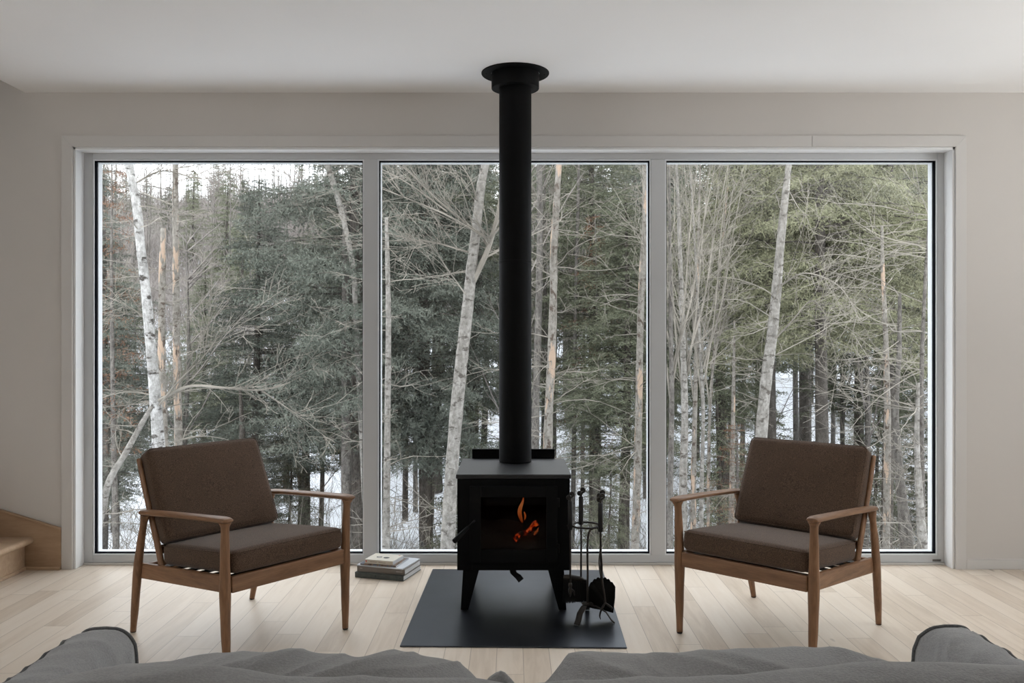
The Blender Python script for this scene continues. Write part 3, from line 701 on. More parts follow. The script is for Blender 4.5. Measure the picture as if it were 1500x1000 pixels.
# peak of the left cushion's corner
pk = W(732, 983, 1.195) - SO
q = MB().tube([pk + Vector((-.002, .01, -.11)), pk + Vector((-.001, .005, -.055)), pk + Vector((0, .002, -.028)), pk + Vector((0, 0, -.010)), pk + Vector((.001, 0, -.002)), pk], 0, 16, flat=[(.060, .040), (.044, .028), (.030, .018), (.016, .010), (.007, .005), (.002, .002)], up=(1, 0, 0))
q.build('cushion_corner', GF, sofa, smooth=True)
def arm(x0, x1, zt_, seed, sgn):
    q = MB(); m = 72; ny = 160; vs = []; y0, y1 = 1.02, 1.945; hw = (x1 - x0) / 2; xc = (x0 + x1) / 2
    for i in range(ny + 1):
        y = y0 + (y1 - y0) * i / ny; e = min((y1 - y) / .035, (y - y0) / .035, 1); e = math.sqrt(max(0, 1 - (1 - e) ** 2)); e = max(e, .25 if i in (0, ny) else e)
        drop = .010 * max(0, 1 - (y1 - y) / .25) ** 2
        for k in range(m):
            a = 2 * PI * k / m; ca, sa = math.cos(a), math.sin(a); pw = 4.2
            hx_ = hw * (.90 + .10 * e); hz_ = (zt_ - .08) / 2
            x = xc + hx_ * math.copysign(abs(ca) ** (2 / pw), ca); z_ = .08 + hz_ + hz_ * math.copysign(abs(sa) ** (2 / 9), sa) - (1 - e) * .012 * (sa > 0) - drop * (sa > .3)
            inner = (x - xc) / hw * sgn   # +1 on the seat side
            if sa > 0 and inner > 0: z_ -= .028 * inner ** 2
            p = Vector((x, y, z_)); p += Vector((ca, 0, sa)) * folds(Vector((p.y, p.x, p.z)), seed, .006, 4, 9, 1.0)
            vs.append(p - SO)
    fs = [(i * m + k, i * m + (k + 1) % m, (i + 1) * m + (k + 1) % m, (i + 1) * m + k) for i in range(ny) for k in range(m)]
    fs += [tuple(range(m - 1, -1, -1)), tuple(range(ny * m, ny * m + m))]
    q.add(vs, fs); o = q.build('arm', GF, sofa, smooth=True)
    k0 = int(round(m * (.36 if sgn > 0 else .14)))      # outer top corner of the section
    cen = lambda i: Vector((xc, vs[i * m].y + SO.y, zt_ - .2)) - SO
    off = lambda v, i: v + (v - Vector((xc - SO.x, v.y, v.z - .05))).normalized() * .0015
    line = [off(vs[i * m + k0], i) for i in range(2, ny - 3)]
    MB().tube(line, .0042, 8).build('piping', M['piping'], o, smooth=True)
    i = ny - 4; ks = range(-2, m // 2 + 3)
    MB().tube([off(vs[i * m + (k % m)], i) + Vector((0, .004, 0)) for k in ks], .0042, 8).build('piping', M['piping'], o, smooth=True)
    return o
arm(-.985, -.845, .606, 2.2, 1)
arm(.905, 1.045, .612, 6.4, -1)
q = MB().bb((-.87 - SO.x, 1.15 - SO.y, .10), (.925 - SO.x, 1.90 - SO.y, .29)); q.build('seat_base', GF, sofa, bevel=.02, bseg=3)
for (a, c_) in ((-.84, .026), (.032, .90)):
    q = rbox((c_ - a) / 2, .30, .07, .04, (.0, .01, .02)); o = q.build('seat_cushion', GF, sofa, smooth=True); o.location = Vector(((a + c_) / 2, 1.64, .37)) - SO
for (x, y) in ((-.90, 1.06), (.96, 1.06), (-.90, 1.88), (.96, 1.88)):
    q = MB().tube([(x - SO.x, y - SO.y, 0), (x - SO.x, y - SO.y, .11)], [.018, .024], 12); q.build('leg', M['walnut'], sofa, smooth=True)

# ------------------------------------------------------------------ outdoors
rng = np.random.default_rng(11); rnd = random.Random(42)
def ground_z(x, y):
    def sm(a, b_, t):
        t = max(0, min(1, (t - a) / (b_ - a))); return t * t * (3 - 2 * t)
    z = -.45 - .36 * (max(6.2, min(12.6, y)) - 6.2) - .4 * sm(12.6, 20, y)
    z += 3.6 * sm(21, 44, y) + (13.5 + 5.0 * sm(-5, 20, -x)) * max(0, min(1, (y - 38) / 75)) ** 1.1
    z += .35 * mnoise.noise(Vector((x * .11, y * .11, 2))) * sm(7, 14, y) + .10 * mnoise.noise(Vector((x * .6, y * .6, 5))) * sm(6, 10, y)
    z += .02 * x * sm(12, 40, y)
    return z
def snow_mat():
    m, nt, b = new_mat('snow'); n = noise(nt, coords(nt), .9, 6, .6); f = noise(nt, coords(nt), 9, 4, .7)
    mx = mathn(nt, 'ADD', mathn(nt, 'MULTIPLY', n, .6), mathn(nt, 'MULTIPLY', f, .4))
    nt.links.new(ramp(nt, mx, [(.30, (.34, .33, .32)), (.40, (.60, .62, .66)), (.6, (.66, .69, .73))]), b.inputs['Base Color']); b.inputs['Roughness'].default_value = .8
    bump(nt, b, f, .3, .05); return m
M['snow'] = snow_mat()
q = MB(); xs = [-95 + 190 * i / 95 for i in range(96)]
ys = [4.97 + .45 * j for j in range(40)]
while ys[-1] < 122: ys.append(ys[-1] * 1.035)
for y in ys:
    for x in xs: q.v.append((x * min(1, .12 + y / 60), y, ground_z(x * min(1, .12 + y / 60), y)))
nx_ = len(xs)
q.f = [(j * nx_ + i, j * nx_ + i + 1, (j + 1) * nx_ + i + 1, (j + 1) * nx_ + i) for j in range(len(ys) - 1) for i in range(nx_ - 1)]
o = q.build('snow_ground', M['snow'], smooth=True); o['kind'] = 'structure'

def bark_mat(name, c_lo, c_hi, dark, dthr=.60, dscale=3.2, stretch=(6, 6, 14), orange=None):
    m, nt, b = new_mat(name)
    n = mathn(nt, 'ADD', mathn(nt, 'MULTIPLY', noise(nt, coords(nt, (5, 5, 2)), 3, 5, .6), .5), mathn(nt, 'MULTIPLY', noise(nt, coords(nt, (1, 1, .8)), 28, 3, .7), .5)); base = ramp(nt, n, [(.36, [q * .62 for q in c_lo]), (.48, c_lo), (.62, c_hi)])
    d = noise(nt, coords(nt, stretch), dscale, 4, .7)
    df = ramp(nt, d, [(dthr, (0, 0, 0)), (dthr + .07, (1, 1, 1))])
    mx = N(nt, 'ShaderNodeMix', data_type='RGBA'); nt.links.new(df, mx.inputs[0]); nt.links.new(base, mx.inputs[6]); mx.inputs[7].default_value = tuple(dark) + (1,)
    outc = mx.outputs[2]
    if orange:
        w = noise(nt, coords(nt, (7, 7, 1.3)), 1.4, 4, .6); wf = ramp(nt, w, [(.56, (0, 0, 0)), (.58, (1, 1, 1))])
        m2 = N(nt, 'ShaderNodeMix', data_type='RGBA'); nt.links.new(wf, m2.inputs[0]); nt.links.new(outc, m2.inputs[6]); m2.inputs[7].default_value = tuple(orange) + (1,); outc = m2.outputs[2]
    nt.links.new(outc, b.inputs['Base Color']); b.inputs['Roughness'].default_value = .9; b.inputs['Specular IOR Level'].default_value = .15
    bump(nt, b, d, .5, .02); return m
M['birch'] = bark_mat('birch_bark', (0.330, 0.323, 0.310), (0.528, 0.521, 0.508), (0.066, 0.059, 0.053), .545, 1.5, (4, 4, 8))
M['aspen'] = bark_mat('aspen_bark', (0.211, 0.198, 0.178), (0.330, 0.314, 0.290), (0.086, 0.076, 0.066), .56, 1.8, (5, 5, 10))
M['peeled'] = bark_mat('peeling_spruce_bark', (0.198, 0.182, 0.158), (0.290, 0.271, 0.244), (0.086, 0.066, 0.053), .545, 2, (6, 6, 6), (0.396, 0.297, 0.224))
M['graybark'] = bark_mat('grey_bark', (0.119, 0.109, 0.099), (0.198, 0.185, 0.165), (0.053, 0.046, 0.040), .56, 5, (6, 6, 4))
M['darkbark'] = bark_mat('dark_conifer_bark', (0.068, 0.060, 0.052), (0.120, 0.108, 0.096), (0.032, 0.028, 0.024), .56, 6, (6, 6, 3))
def twigmat(name, c1, c2):
    m, nt, b = new_mat(name); n = noise(nt, coords(nt), 2.5, 3)
    nt.links.new(ramp(nt, n, [(.35, c1), (.65, c2)]), b.inputs['Base Color']); b.inputs['Roughness'].default_value = .9; b.inputs['Specular IOR Level'].default_value = .1; return m
M['twig'] = twigmat('pale_twigs', (0.145, 0.132, 0.112), (0.310, 0.284, 0.244))
M['twig_far'] = twigmat('grey_pink_twigs', (0.198, 0.175, 0.162), (0.304, 0.277, 0.257))
M['deadleaf'] = twigmat('rusty_leaves', (0.158, 0.079, 0.046), (0.238, 0.139, 0.092))
def needle_mat(name, c1, c2, c3):
    m, nt, b = new_mat(name); n = noise(nt, coords(nt), 1.6, 5, .65); f = noise(nt, coords(nt), 22, 2)
    oi = N(nt, 'ShaderNodeObjectInfo')
    mx = mathn(nt, 'ADD', mathn(nt, 'ADD', mathn(nt, 'MULTIPLY', n, .55), mathn(nt, 'MULTIPLY', f, .3)), mathn(nt, 'MULTIPLY', oi.outputs['Random'], .15))
    nt.links.new(ramp(nt, mx, [(.34, c1), (.5, c2), (.68, c3)]), b.inputs['Base Color']); b.inputs['Roughness'].default_value = .8; b.inputs['Specular IOR Level'].default_value = .2; return m
M['fir'] = needle_mat('fir_needles', (0.067, 0.079, 0.065), (0.122, 0.134, 0.110), (0.214, 0.226, 0.190))
M['spruce_pale'] = needle_mat('pale_spruce_needles', (0.134, 0.143, 0.088), (0.229, 0.229, 0.143), (0.348, 0.341, 0.229))
M['fir_green'] = needle_mat('green_fir_needles', (0.079, 0.091, 0.060), (0.150, 0.162, 0.107), (0.246, 0.253, 0.179))

def conifer_arrays(seed, H, R0, L0, z0=.12, whorl=.21, nb=6, needle=(.055, .010), dens=1.0, droop=.18, upc=.12, upend=.35, power=.8):
    """returns trunk MB, branch quads, needle triangles"""
    r = np.random.default_rng(seed); nbv = []; nbf = []; TW0 = []; TW1 = []
    tq = MB(); pts = []; rs = []
    for i in range(15):
        t = i / 14; pts.append((.05 * math.sin(t * 4 + seed), .05 * math.cos(t * 3 + seed), H * t)); rs.append(R0 * (1 - t) ** .8 + .008)
    tq.tube(pts, rs, 8)
    z = H * z0
    bq = MB()
    while z < H * .985:
        fr = (z - H * z0) / (H * (1 - z0))
        L = L0 * ((1 - fr) ** power) * (1 - .45 * max(0, .25 - fr) / .25) + .10
        for k in range(nb):
            if r.random() < .08: continue
            a = r.uniform(0, 2 * PI); Lk = L * r.uniform(.62, 1.15); zz = z + r.uniform(-.1, .1)
            dirh = np.array([math.cos(a), math.sin(a), 0]); side = np.array([-math.sin(a), math.cos(a), 0])
            n = max(4, int(Lk / .09)); t = np.linspace(0, 1, 7)
            def P(t): return np.stack([dirh[0] * Lk * t + side[0] * .06 * Lk * np.sin(t * 3), dirh[1] * Lk * t + side[1] * .06 * Lk * np.sin(t * 3), zz + Lk * (upc * t - droop * 2 * t * t * (1 - .5 * t * upend * 2))], -1)
            pp = P(t); bq.tube([tuple(v) for v in pp], [.003 + .007 * Lk * (1 - q_) * .8 for q_ in t], 3, cap=False)
            ts = np.linspace(.16, 1, n); base = P(ts)
            for s_ in (-1, 1):
                tl = (.34 * Lk * (1 - ts) ** .8 + .07) * r.uniform(.6, 1.2, n)
                an = r.uniform(.6, 1.1, n)
                d = dirh[None] * np.cos(an)[:, None] + side[None] * (s_ * np.sin(an))[:, None] + np.stack([np.zeros(n), np.zeros(n), r.uniform(-.75, .25, n)], -1)
                TW0.append(base); TW1.append(base + d * tl[:, None])
                # second order
                for f_ in (.45, .75):
                    b2 = base + d * (tl * f_)[:, None]; an2 = an + r.uniform(.3, .8, n) * r.choice([-1, 1], n)
                    d2 = dirh[None] * np.cos(an2)[:, None] + side[None] * (s_ * np.sin(an2))[:, None] + np.stack([np.zeros(n), np.zeros(n), r.uniform(-.8, .3, n)], -1)
                    TW0.append(b2); TW1.append(b2 + d2 * (tl * .45)[:, None])
            TW0.append(base[:-1]); TW1.append(base[1:])
        z += whorl * r.uniform(.8, 1.2) * (1 if z < H * .8 else .7)
    A = np.concatenate(TW0); B = np.concatenate(TW1); Ln = np.linalg.norm(B - A, axis=1)
    cnt = np.maximum(1, (Ln / .022 * dens).astype(int)); idx = np.repeat(np.arange(len(A)), cnt); m = len(idx)
    t = r.uniform(0, 1.05, m)[:, None]; p = A[idx] + (B[idx] - A[idx]) * t
    dd = (B[idx] - A[idx]) / (Ln[idx][:, None] + 1e-6); rv = r.normal(size=(m, 3)); rv /= np.linalg.norm(rv, axis=1)[:, None]
    nd = dd * .6 + rv * .9; nd /= np.linalg.norm(nd, axis=1)[:, None]
    wv = np.cross(nd, r.normal(size=(m, 3))); wv /= np.linalg.norm(wv, axis=1)[:, None] + 1e-9
    ln = needle[0] * r.uniform(.6, 1.3, m)[:, None]
    V = np.stack([p - wv * needle[1] * .5, p + wv * needle[1] * .5, p + nd * ln], 1).reshape(-1, 3)
    return tq, bq, V, np.arange(m * 3).reshape(m, 3)
def conifer(seed, mat, bark='darkbark', **kw):
    root = empty('fir_tree'); tq, bq, V, Fc = conifer_arrays(seed, **kw)
    tq.build('trunk', M[bark], root, smooth=True); bq.build('branches', M['darkbark'], root)
    np_mesh('foliage', V, Fc, mat, root); return root

def place(proto, x, y, label, group=None, rz=None, sc=1.0, sz=None, cat='fir tree', sink=.1, first=[set()]):
    k = proto.name
    if k in first[0]: o = copy_tree(proto)
    else: o = proto; first[0].add(k)
    o.location = (x, y, ground_z(x, y) - sink); o.rotation_euler.z = rnd.uniform(0, 6.28) if rz is None else rz
    o.scale = (sc, sc, sz or sc); tag(o, label, cat, group); return o
def X(px, D): return (px - 750) * D / F

# --- bare branching
def branchlet(q, p, d, L, r, depth, rg, droop=0., n=5, sides=3, wig=.25, kids=4, ratio=.5):
    pts = [p.copy()]; v = d.normalized()
    for i in range(n):
        v = (v + Vector((rg.uniform(-1, 1), rg.uniform(-1, 1), rg.uniform(-1, 1))) * wig * .5 + Vector((0, 0, droop))).normalized()
        pts.append(pts[-1] + v * (L / n))
    q.tube([tuple(a) for a in pts], [max(.0022, r * (1 - .85 * i / n)) for i in range(n + 1)], sides, cap=False)
    if depth > 0:
        for k in range(kids):
            i = rg.randint(1, n); t = rg.random(); b_ = pts[i - 1].lerp(pts[i], t); fr = (i - 1 + t) / n
            ax = (pts[i] - pts[i - 1]).normalized(); side = Vector((rg.uniform(-1, 1), rg.uniform(-1, 1), rg.uniform(-.7, .9))); side = (side - ax * side.dot(ax)).normalized()
            branchlet(q, b_, ax * .75 + side * .7, L * ratio * (1 - .5 * fr) * rg.uniform(.6, 1.2), r * .5 * (1 - .6 * fr) + .001, depth - 1, rg, droop, max(3, n - 1), 3, wig, max(2, kids - 1), ratio)
def trunk_tree(name, path, D, widths, mat, label, cat='tree', dead=None, limbs=None, twig='twig', foot=True, Ds=None, group=None):
    """path: photo pixels from the top down along the trunk; widths in px"""
    P = [W(px, py, (Ds[i] if Ds else D)) for i, (px, py) in enumerate(path)]; R = [w_ * (Ds[i] if Ds else D) / F / 2 for i, w_ in enumerate(widths)]
    if path[0][1] <= 240:     # carry on above the frame
        d = (P[0] - P[1]).normalized(); P = [P[0] + d * 5, P[0] + d * 2.2] + P; R = [R[0] * .35, R[0] * .75] + R
    if foot:
        d = (P[-1] - P[-2]).normalized(); gz = ground_z(P[-1].x, P[-1].y)
        if P[-1].z > gz:
            Lf = (P[-1].z - gz + .15) / max(.3, -d.z); P.append(P[-1] + d * Lf); R.append(R[-1] * 1.12)
    Pc = curve(P, 6); Rc = [a[0] for a in lerp_list([(r_,) for r_ in R], 6)]
    root = tag(empty(name, tuple(Pc[-1])), label, cat, group); O = Pc[-1]
    rg = random.Random(hash(label) % 1000 if False else sum(map(ord, label)))
    Rj = [r_ * (1 + .10 * mnoise.noise(Vector((i * .7, O.x, 1)))) for i, r_ in enumerate(Rc)]
    q = MB().tube([p - O for p in Pc], Rj, 10); q.build('trunk', M[mat], root, smooth=True)
    q = MB()
    if dead:
        n, L, dr, zlo, zhi = dead
        for k in range(int(n * .72)):
            i = rg.randint(1, len(Pc) - 2); p = Pc[i].lerp(Pc[i - 1], rg.random())
            if not (zlo < p.z < zhi): continue
            a = rg.uniform(0, 2 * PI); branchlet(q, p - O, Vector((math.cos(a), math.sin(a) * .8, rg.uniform(-.15, .35))), L * rg.uniform(.35, 1.25), .0075, 2, rg, dr, 6, 3, .42, 4, .45)
    for lb in (limbs or []):
        pts, r0, r1 = lb[:3]; pw = curve([W(a, b_, c_ if c_ else D) for a, b_, c_ in pts], 6)
        if q.v: q.build('branches' if lb is limbs[0] else 'limb', M[twig], root); q = MB()
        rs = [r0 + (r1 - r0) * i / (len(pw) - 1) for i in range(len(pw))]; q.tube([p - O for p in pw], rs, 6, cap=False)
        for k in range(lb[3] if len(lb) > 3 else 14):
            i = rg.randint(2, len(pw) - 2); ax = (pw[i + 1] - pw[i - 1]).normalized(); sd = Vector((rg.uniform(-1, 1), rg.uniform(-1, 1), rg.uniform(-.6, 1))); sd = (sd - ax * sd.dot(ax)).normalized()
            branchlet(q, pw[i] - O, ax * .8 + sd * .6, rg.uniform(.4, 1.3), rs[i] * .45, 2, rg, .02, 5, 3, .28, 4, .5)
    if q.v: q.build('limb' if limbs else 'branches', M[twig], root)
    return root

# left pane
trunk_tree('birch_tree', [(188, 236), (200, 300), (206, 360), (214, 430), (222, 520), (228, 590), (234, 680), (238, 780)], 9.5, [12, 13, 13, 14, 15, 17, 19, 20], 'birch', 'white birch with dark knots, leftmost pale trunk in the left window pane', 'birch tree', (26, 1.3, -.01, -1, 7),
           limbs=[([(226, 590, 9.5), (275, 566, 9.3), (330, 568, 9.2), (382, 571, 9.2), (425, 560, 9.2)], .020, .006, 10), ([(382, 571, 9.2), (410, 590, 9.3), (440, 610, 9.3)], .009, .003, 6),
                  ([(218, 470, 9.5), (190, 450, 9.6), (148, 430, 9.8)], .010, .003, 10), ([(195, 270, 9.5), (240, 250, 9.6), (300, 262, 9.8), (360, 240, 10)], .010, .003, 12), ([(228, 600, 9.5), (260, 560, 9.3), (300, 520, 9.2), (335, 470, 9.2)], .012, .003, 14)])
trunk_tree('broken_tree', [(239, 334), (238, 390), (237, 470), (237, 560), (240, 650), (242, 780)], 10.5, [7, 10, 10, 12, 13, 14], 'peeled', 'broken-topped dead trunk with peeling orange bark beside the white birch', 'tree trunk', (22, .6, 0, -1, 3.4))
trunk_tree('dead_spruce', [(257, 236), (257, 320), (258, 420), (259, 520), (261, 620), (262, 780)], 10.8, [8, 9, 10, 11, 12, 13], 'peeled', 'bare pale spruce trunk with long dead side branches, just right of the broken trunk', 'tree', (60, 1.9, -.012, -1.2, 5))
trunk_tree('sapling', [(222, 596), (205, 625), (183, 665), (160, 705), (146, 760)], 9.2, [6, 8, 9, 10, 12], 'aspen', 'thin sapling leaning away from the birch at the left window edge', 'sapling', (10, 1.0, 0, -2, 2))
trunk_tree('dead_spruce', [(505, 300), (506, 420), (507, 520), (507, 620), (507, 700), (508, 790)], 13.9, [6, 11, 13, 14, 15, 16], 'graybark', 'brown-grey trunk rising behind the right armrest of the left chair', 'tree', (26, 1.3, -.02, -2.5, 3))
trunk_tree('leaning_tree', [(478, 236), (495, 290), (505, 330), (518, 400), (522, 480)], 13.7, [9, 9, 8, 8, 8], 'aspen', 'pale forked trunk high up at the right of the left window pane', 'tree', (18, 1.2, 0, -1, 6))
# middle pane
trunk_tree('young_birch', [(566, 318), (568, 400), (569, 480), (568, 580), (567, 680), (565, 810)], 11, [5, 7, 8, 9, 10, 12], 'aspen', 'slender straight grey trunk at the left edge of the middle pane', 'tree', (46, 1.15, -.035, -2.2, 3))
trunk_tree('aspen_tree', [(712, 236), (705, 270), (698, 330), (690, 400), (685, 450), (677, 520), (668, 610), (661, 700), (655, 812)], 9.5, [12, 13, 14, 16, 17, 18, 19, 20, 21], 'aspen', 'large leaning pale aspen trunk left of the stove pipe', 'aspen tree', (8, .8, 0, -1, 3),
           limbs=[([(693, 412, 9.5), (712, 372, 9.45), (724, 335, 9.4), (733, 290, 9.4), (738, 236, 9.4)], .034, .014, 12), ([(717, 352, 9.4), (680, 325, 9.3), (640, 292, 9.2), (610, 262, 9.2), (585, 236, 9.2)], .016, .006, 12),
                  ([(717, 352, 9.4), (660, 318, 9.2), (610, 296, 9.1), (556, 275, 9.0)], .013, .005, 12), ([(655, 310, 9.2), (600, 270, 9.1), (556, 246, 9.1)], .009, .004, 8), ([(688, 370, 9.5), (640, 356, 9.4), (600, 350, 9.3), (556, 338, 9.3)], .012, .004, 12),
                  ([(688, 440, 9.5), (660, 400, 9.3), (650, 385, 9.3), (630, 350, 9.2)], .008, .003, 8), ([(700, 300, 9.5), (690, 265, 9.4), (672, 236, 9.4)], .010, .004, 8)])
for i, (px, w_, D_, py0) in enumerate(((700, 12, 16, 236), (715, 9, 19, 300), (641, 7, 21, 400))):
    trunk_tree('dark_tree', [(px + 3, py0), (px + 1, 420), (px - 3, 560), (px - 8, 700), (px - 10, 790)], D_, [w_ * .7, w_ * .8, w_, w_ * 1.1, w_ * 1.2], 'darkbark', ['dark brown trunk directly behind the leaning aspen', 'thin dark trunk hugging the left side of the stove pipe', 'thin dark trunk left of the leaning aspen, deep in the wood'][i], 'tree', (20, 1.2, -.03, -3, 4))
trunk_tree('dead_spruce', [(790, 236), (791, 330), (789, 450), (786, 560), (784, 640), (783, 790)], 12.5, [9, 9, 10, 10, 11, 12], 'graybark', 'straight grey trunk just right of the stove pipe', 'tree', (30, 1.0, -.01, -2, 6))
trunk_tree('dead_spruce', [(819, 236), (815, 300), (811, 370), (811, 420), (808, 520), (804, 600), (802, 680), (800, 800)], 10.5, [9, 10, 11, 11, 12, 13, 14, 15], 'peeled', 'bright peeling trunk with orange bare wood in the right half of the middle pane', 'tree', (80, 1.3, -.01, -1.5, 6))
trunk_tree('dead_spruce', [(944, 236), (944, 320), (941, 400), (938, 480), (936, 580), (934, 680), (930, 812)], 11.5, [6, 7, 10, 10, 11, 11, 12], 'peeled', 'peeling pale trunk at the right edge of the middle pane', 'tree', (50, 1.1, -.01, -2, 4))
trunk_tree('thin_tree', [(848, 236), (846, 330), (843, 450), (842, 560), (840, 700), (838, 780)], 16, [4, 5, 5, 6, 7, 8], 'graybark', 'thin faint grey trunk between the two peeling trunks', 'tree', (36, 1.6, 0, -3, 6))
# right pane
trunk_tree('dead_spruce', [(1156, 236), (1150, 290), (1143, 360), (1137, 430), (1131, 490), (1122, 560), (1115, 640), (1108, 760)], 9.8, [9, 11, 13, 15, 16, 17, 18, 19], 'aspen', 'thick leaning pale trunk in the centre of the right pane above the chair', 'tree', (34, 1.4, -.01, -1, 5),
           limbs=[([(1132, 500, 9.8), (1160, 470, 9.5), (1190, 440, 9.4), (1215, 470, 9.3)], .010, .004, 14), ([(1140, 420, 9.8), (1180, 400, 9.5), (1230, 420, 9.3), (1260, 470, 9.2)], .010, .004, 14)])
trunk_tree('dead_spruce', [(1292, 330), (1293, 400), (1297, 480), (1299, 560), (1300, 650), (1298, 800)], 11, [4, 6, 7, 9, 10, 11], 'peeled', 'slim brown-flecked trunk behind the right chair, near the right window edge', 'tree', (60, 1.5, -.02, -2, 4))
trunk_tree('dead_spruce', [(1318, 430), (1317, 520), (1312, 600), (1318, 700), (1330, 808)], 10.5, [5, 7, 9, 13, 20], 'graybark', 'weathered grey dead trunk flaring toward the bottom right corner of the window', 'tree', (50, 1.3, .0, -2, 3))
trunk_tree('dead_spruce', [(1345, 560), (1343, 650), (1347, 730), (1352, 808)], 10.0, [5, 8, 11, 15], 'aspen', 'short pale dead stem in the far right corner of the window', 'tree', (40, 1.2, .0, -2, 3))
for i, (px, w_, D_, lean) in enumerate(((1003, 12, 10.5, -12), (1018, 8, 12, 8), (984, 9, 9.5, -4), (1040, 5, 13, 30), (1030, 6, 11.5, -20))):
    trunk_tree('bare_sapling', [(px + lean, 236), (px + lean * .6, 360), (px + lean * .3, 480), (px, 600), (px - 2, 700), (px - 3, 808)], D_, [w_ * .3, w_ * .5, w_ * .7, w_ * .85, w_, w_ * 1.1], ['aspen', 'peeled', 'graybark', 'peeled', 'aspen'][i],
               ['lichen-flecked grey sapling left of the right chair, thickest of its clump', 'slim orange-tinged sapling right of the thickest clump stem', 'grey sapling stem touching the right pane\'s left edge', 'thin sapling leaning to the right above the right chair\'s left arm', 'pale thin sapling leaning left within the clump of bare stems'][i], 'sapling', None,
               limbs=[([(px, 600 - 30 * k, D_), (px + s * 14, 480 - 20 * k, D_), (px + s * 22, 340, D_ + .2 * s), (px + s * 30 + 6 * k, 200, D_ + .3 * s)], 0.014, .003, 11) for k, s in ((0, -1), (1, 1.2), (2, 2.0), (3, -1.9))])
trunk_tree('mossy_branching_tree', [(1362, 300), (1355, 420), (1350, 560), (1352, 808)], 10.2, [3, 5, 6, 8], 'graybark', 'thin tree with long curving pale twigs against the right window edge', 'tree', (60, 1.8, .02, -2, 5))
trunk_tree('thin_birch', [(1076, 470), (1074, 600), (1072, 720), (1070, 800)], 12.5, [3, 6, 8, 9], 'peeled', 'short peeling trunk between the right chair back and the sapling clump', 'tree', (40, 1.2, -.03, -2.5, 2))

# conifers
near1 = conifer(1, M['fir'], H=9.0, R0=.11, L0=2.2, z0=.18, nb=8, whorl=.17, needle=(.058, .013), dens=.85, droop=.14)
near2 = conifer(2, M['fir_green'], H=11.0, R0=.12, L0=2.1, z0=.26, nb=8, whorl=.19, needle=(.058, .013), dens=.80, droop=.22, upc=.2)
pale = conifer(3, M['spruce_pale'], H=10.5, R0=.10, L0=2.4, z0=.34, nb=8, whorl=.20, needle=(.060, .011), dens=.80, droop=.30, upc=.25)
mid1 = conifer(4, M['fir'], H=12.0, R0=.13, L0=2.1, z0=.34, nb=7, whorl=.25, needle=(.085, .021), dens=.50, droop=.18)
mid2 = conifer(5, M['fir_green'], H=14.0, R0=.14, L0=1.9, z0=.44, nb=7, whorl=.26, needle=(.085, .021), dens=.50, droop=.24, upc=.15)
far1 = conifer(6, M['fir_green'], H=11.0, R0=.12, L0=1.8, z0=.12, nb=6, whorl=.34, needle=(.14, .04), dens=.26, droop=.2)
def pc(proto, px, D, label, group=None, sc=1., sz=None, cat='fir tree'): return place(proto, X(px, D), D, label, group, None, sc, sz, cat)
pc(near1, 378, 16.5, 'dark pointed fir standing alone in the middle of the left pane', sc=.92, sz=.84)
pc(near1, 520, 14.6, 'large dense fir filling the top right of the left pane', sc=1.2, sz=1.35)
pc(near1, 150, 15, 'dark fir cut by the left edge of the window', sc=.85, sz=.80)
pc(near2, 445, 18, 'fir behind the right shoulder of the lone fir in the left pane', sc=.9, sz=.62)
pc(near2, 300, 21, 'shorter fir behind the broken trunk in the left pane', sc=.8, sz=.6)
pc(near1, 625, 15.5, 'broad blue-grey fir behind the slender grey trunk of the middle pane', sc=1.15, sz=1.35)
pc(near2, 690, 18, 'fir rising behind the leaning aspen', sc=1.1)
pc(near2, 868, 17, 'open green fir between the two peeling trunks', sc=1.0, sz=.95)
pc(near2, 915, 15, 'bushy low fir in the right half of the middle pane', sc=.9, sz=.62)
pc(pale, 1205, 12.5, 'pale yellow-green spruce with drooping boughs right of the thick leaning trunk', sc=1.05, sz=1.15, cat='spruce tree')
pc(pale, 1125, 14.5, 'pale spruce behind the thick leaning trunk', sc=1.0, sz=1.1, cat='spruce tree')
pc(pale, 1300, 14, 'pale spruce in the upper right corner of the window', sc=1.0, sz=1.12, cat='spruce tree')
pc(near2, 1055, 17, 'dark green fir behind the clump of bare saplings', sc=1.0)
pc(near2, 1255, 18.5, 'darker fir between the two pale spruces of the right pane', sc=1.0, sz=1.05)
pc(near2, 1372, 16, 'green fir at the right edge of the window', sc=.9)

rusty = conifer(9, M['deadleaf'], bark='graybark', H=6.4, R0=.05, L0=.75, z0=.35, nb=5, whorl=.26, needle=(.05, .011), dens=.28, droop=.2)
pc(rusty, 872, 15.5, 'thin dying conifer with rusty brown needles between the two peeling trunks', sc=1.0, sz=1.0, cat='dead conifer')
pc(rusty, 166, 13.0, 'thin rusty-needled conifer at the top left corner of the window', sc=.9, sz=1.05, cat='dead conifer')
pc(rusty, 1078, 12.0, 'short rusty-needled conifer left of the right chair back', sc=.75, sz=.42, cat='dead conifer')
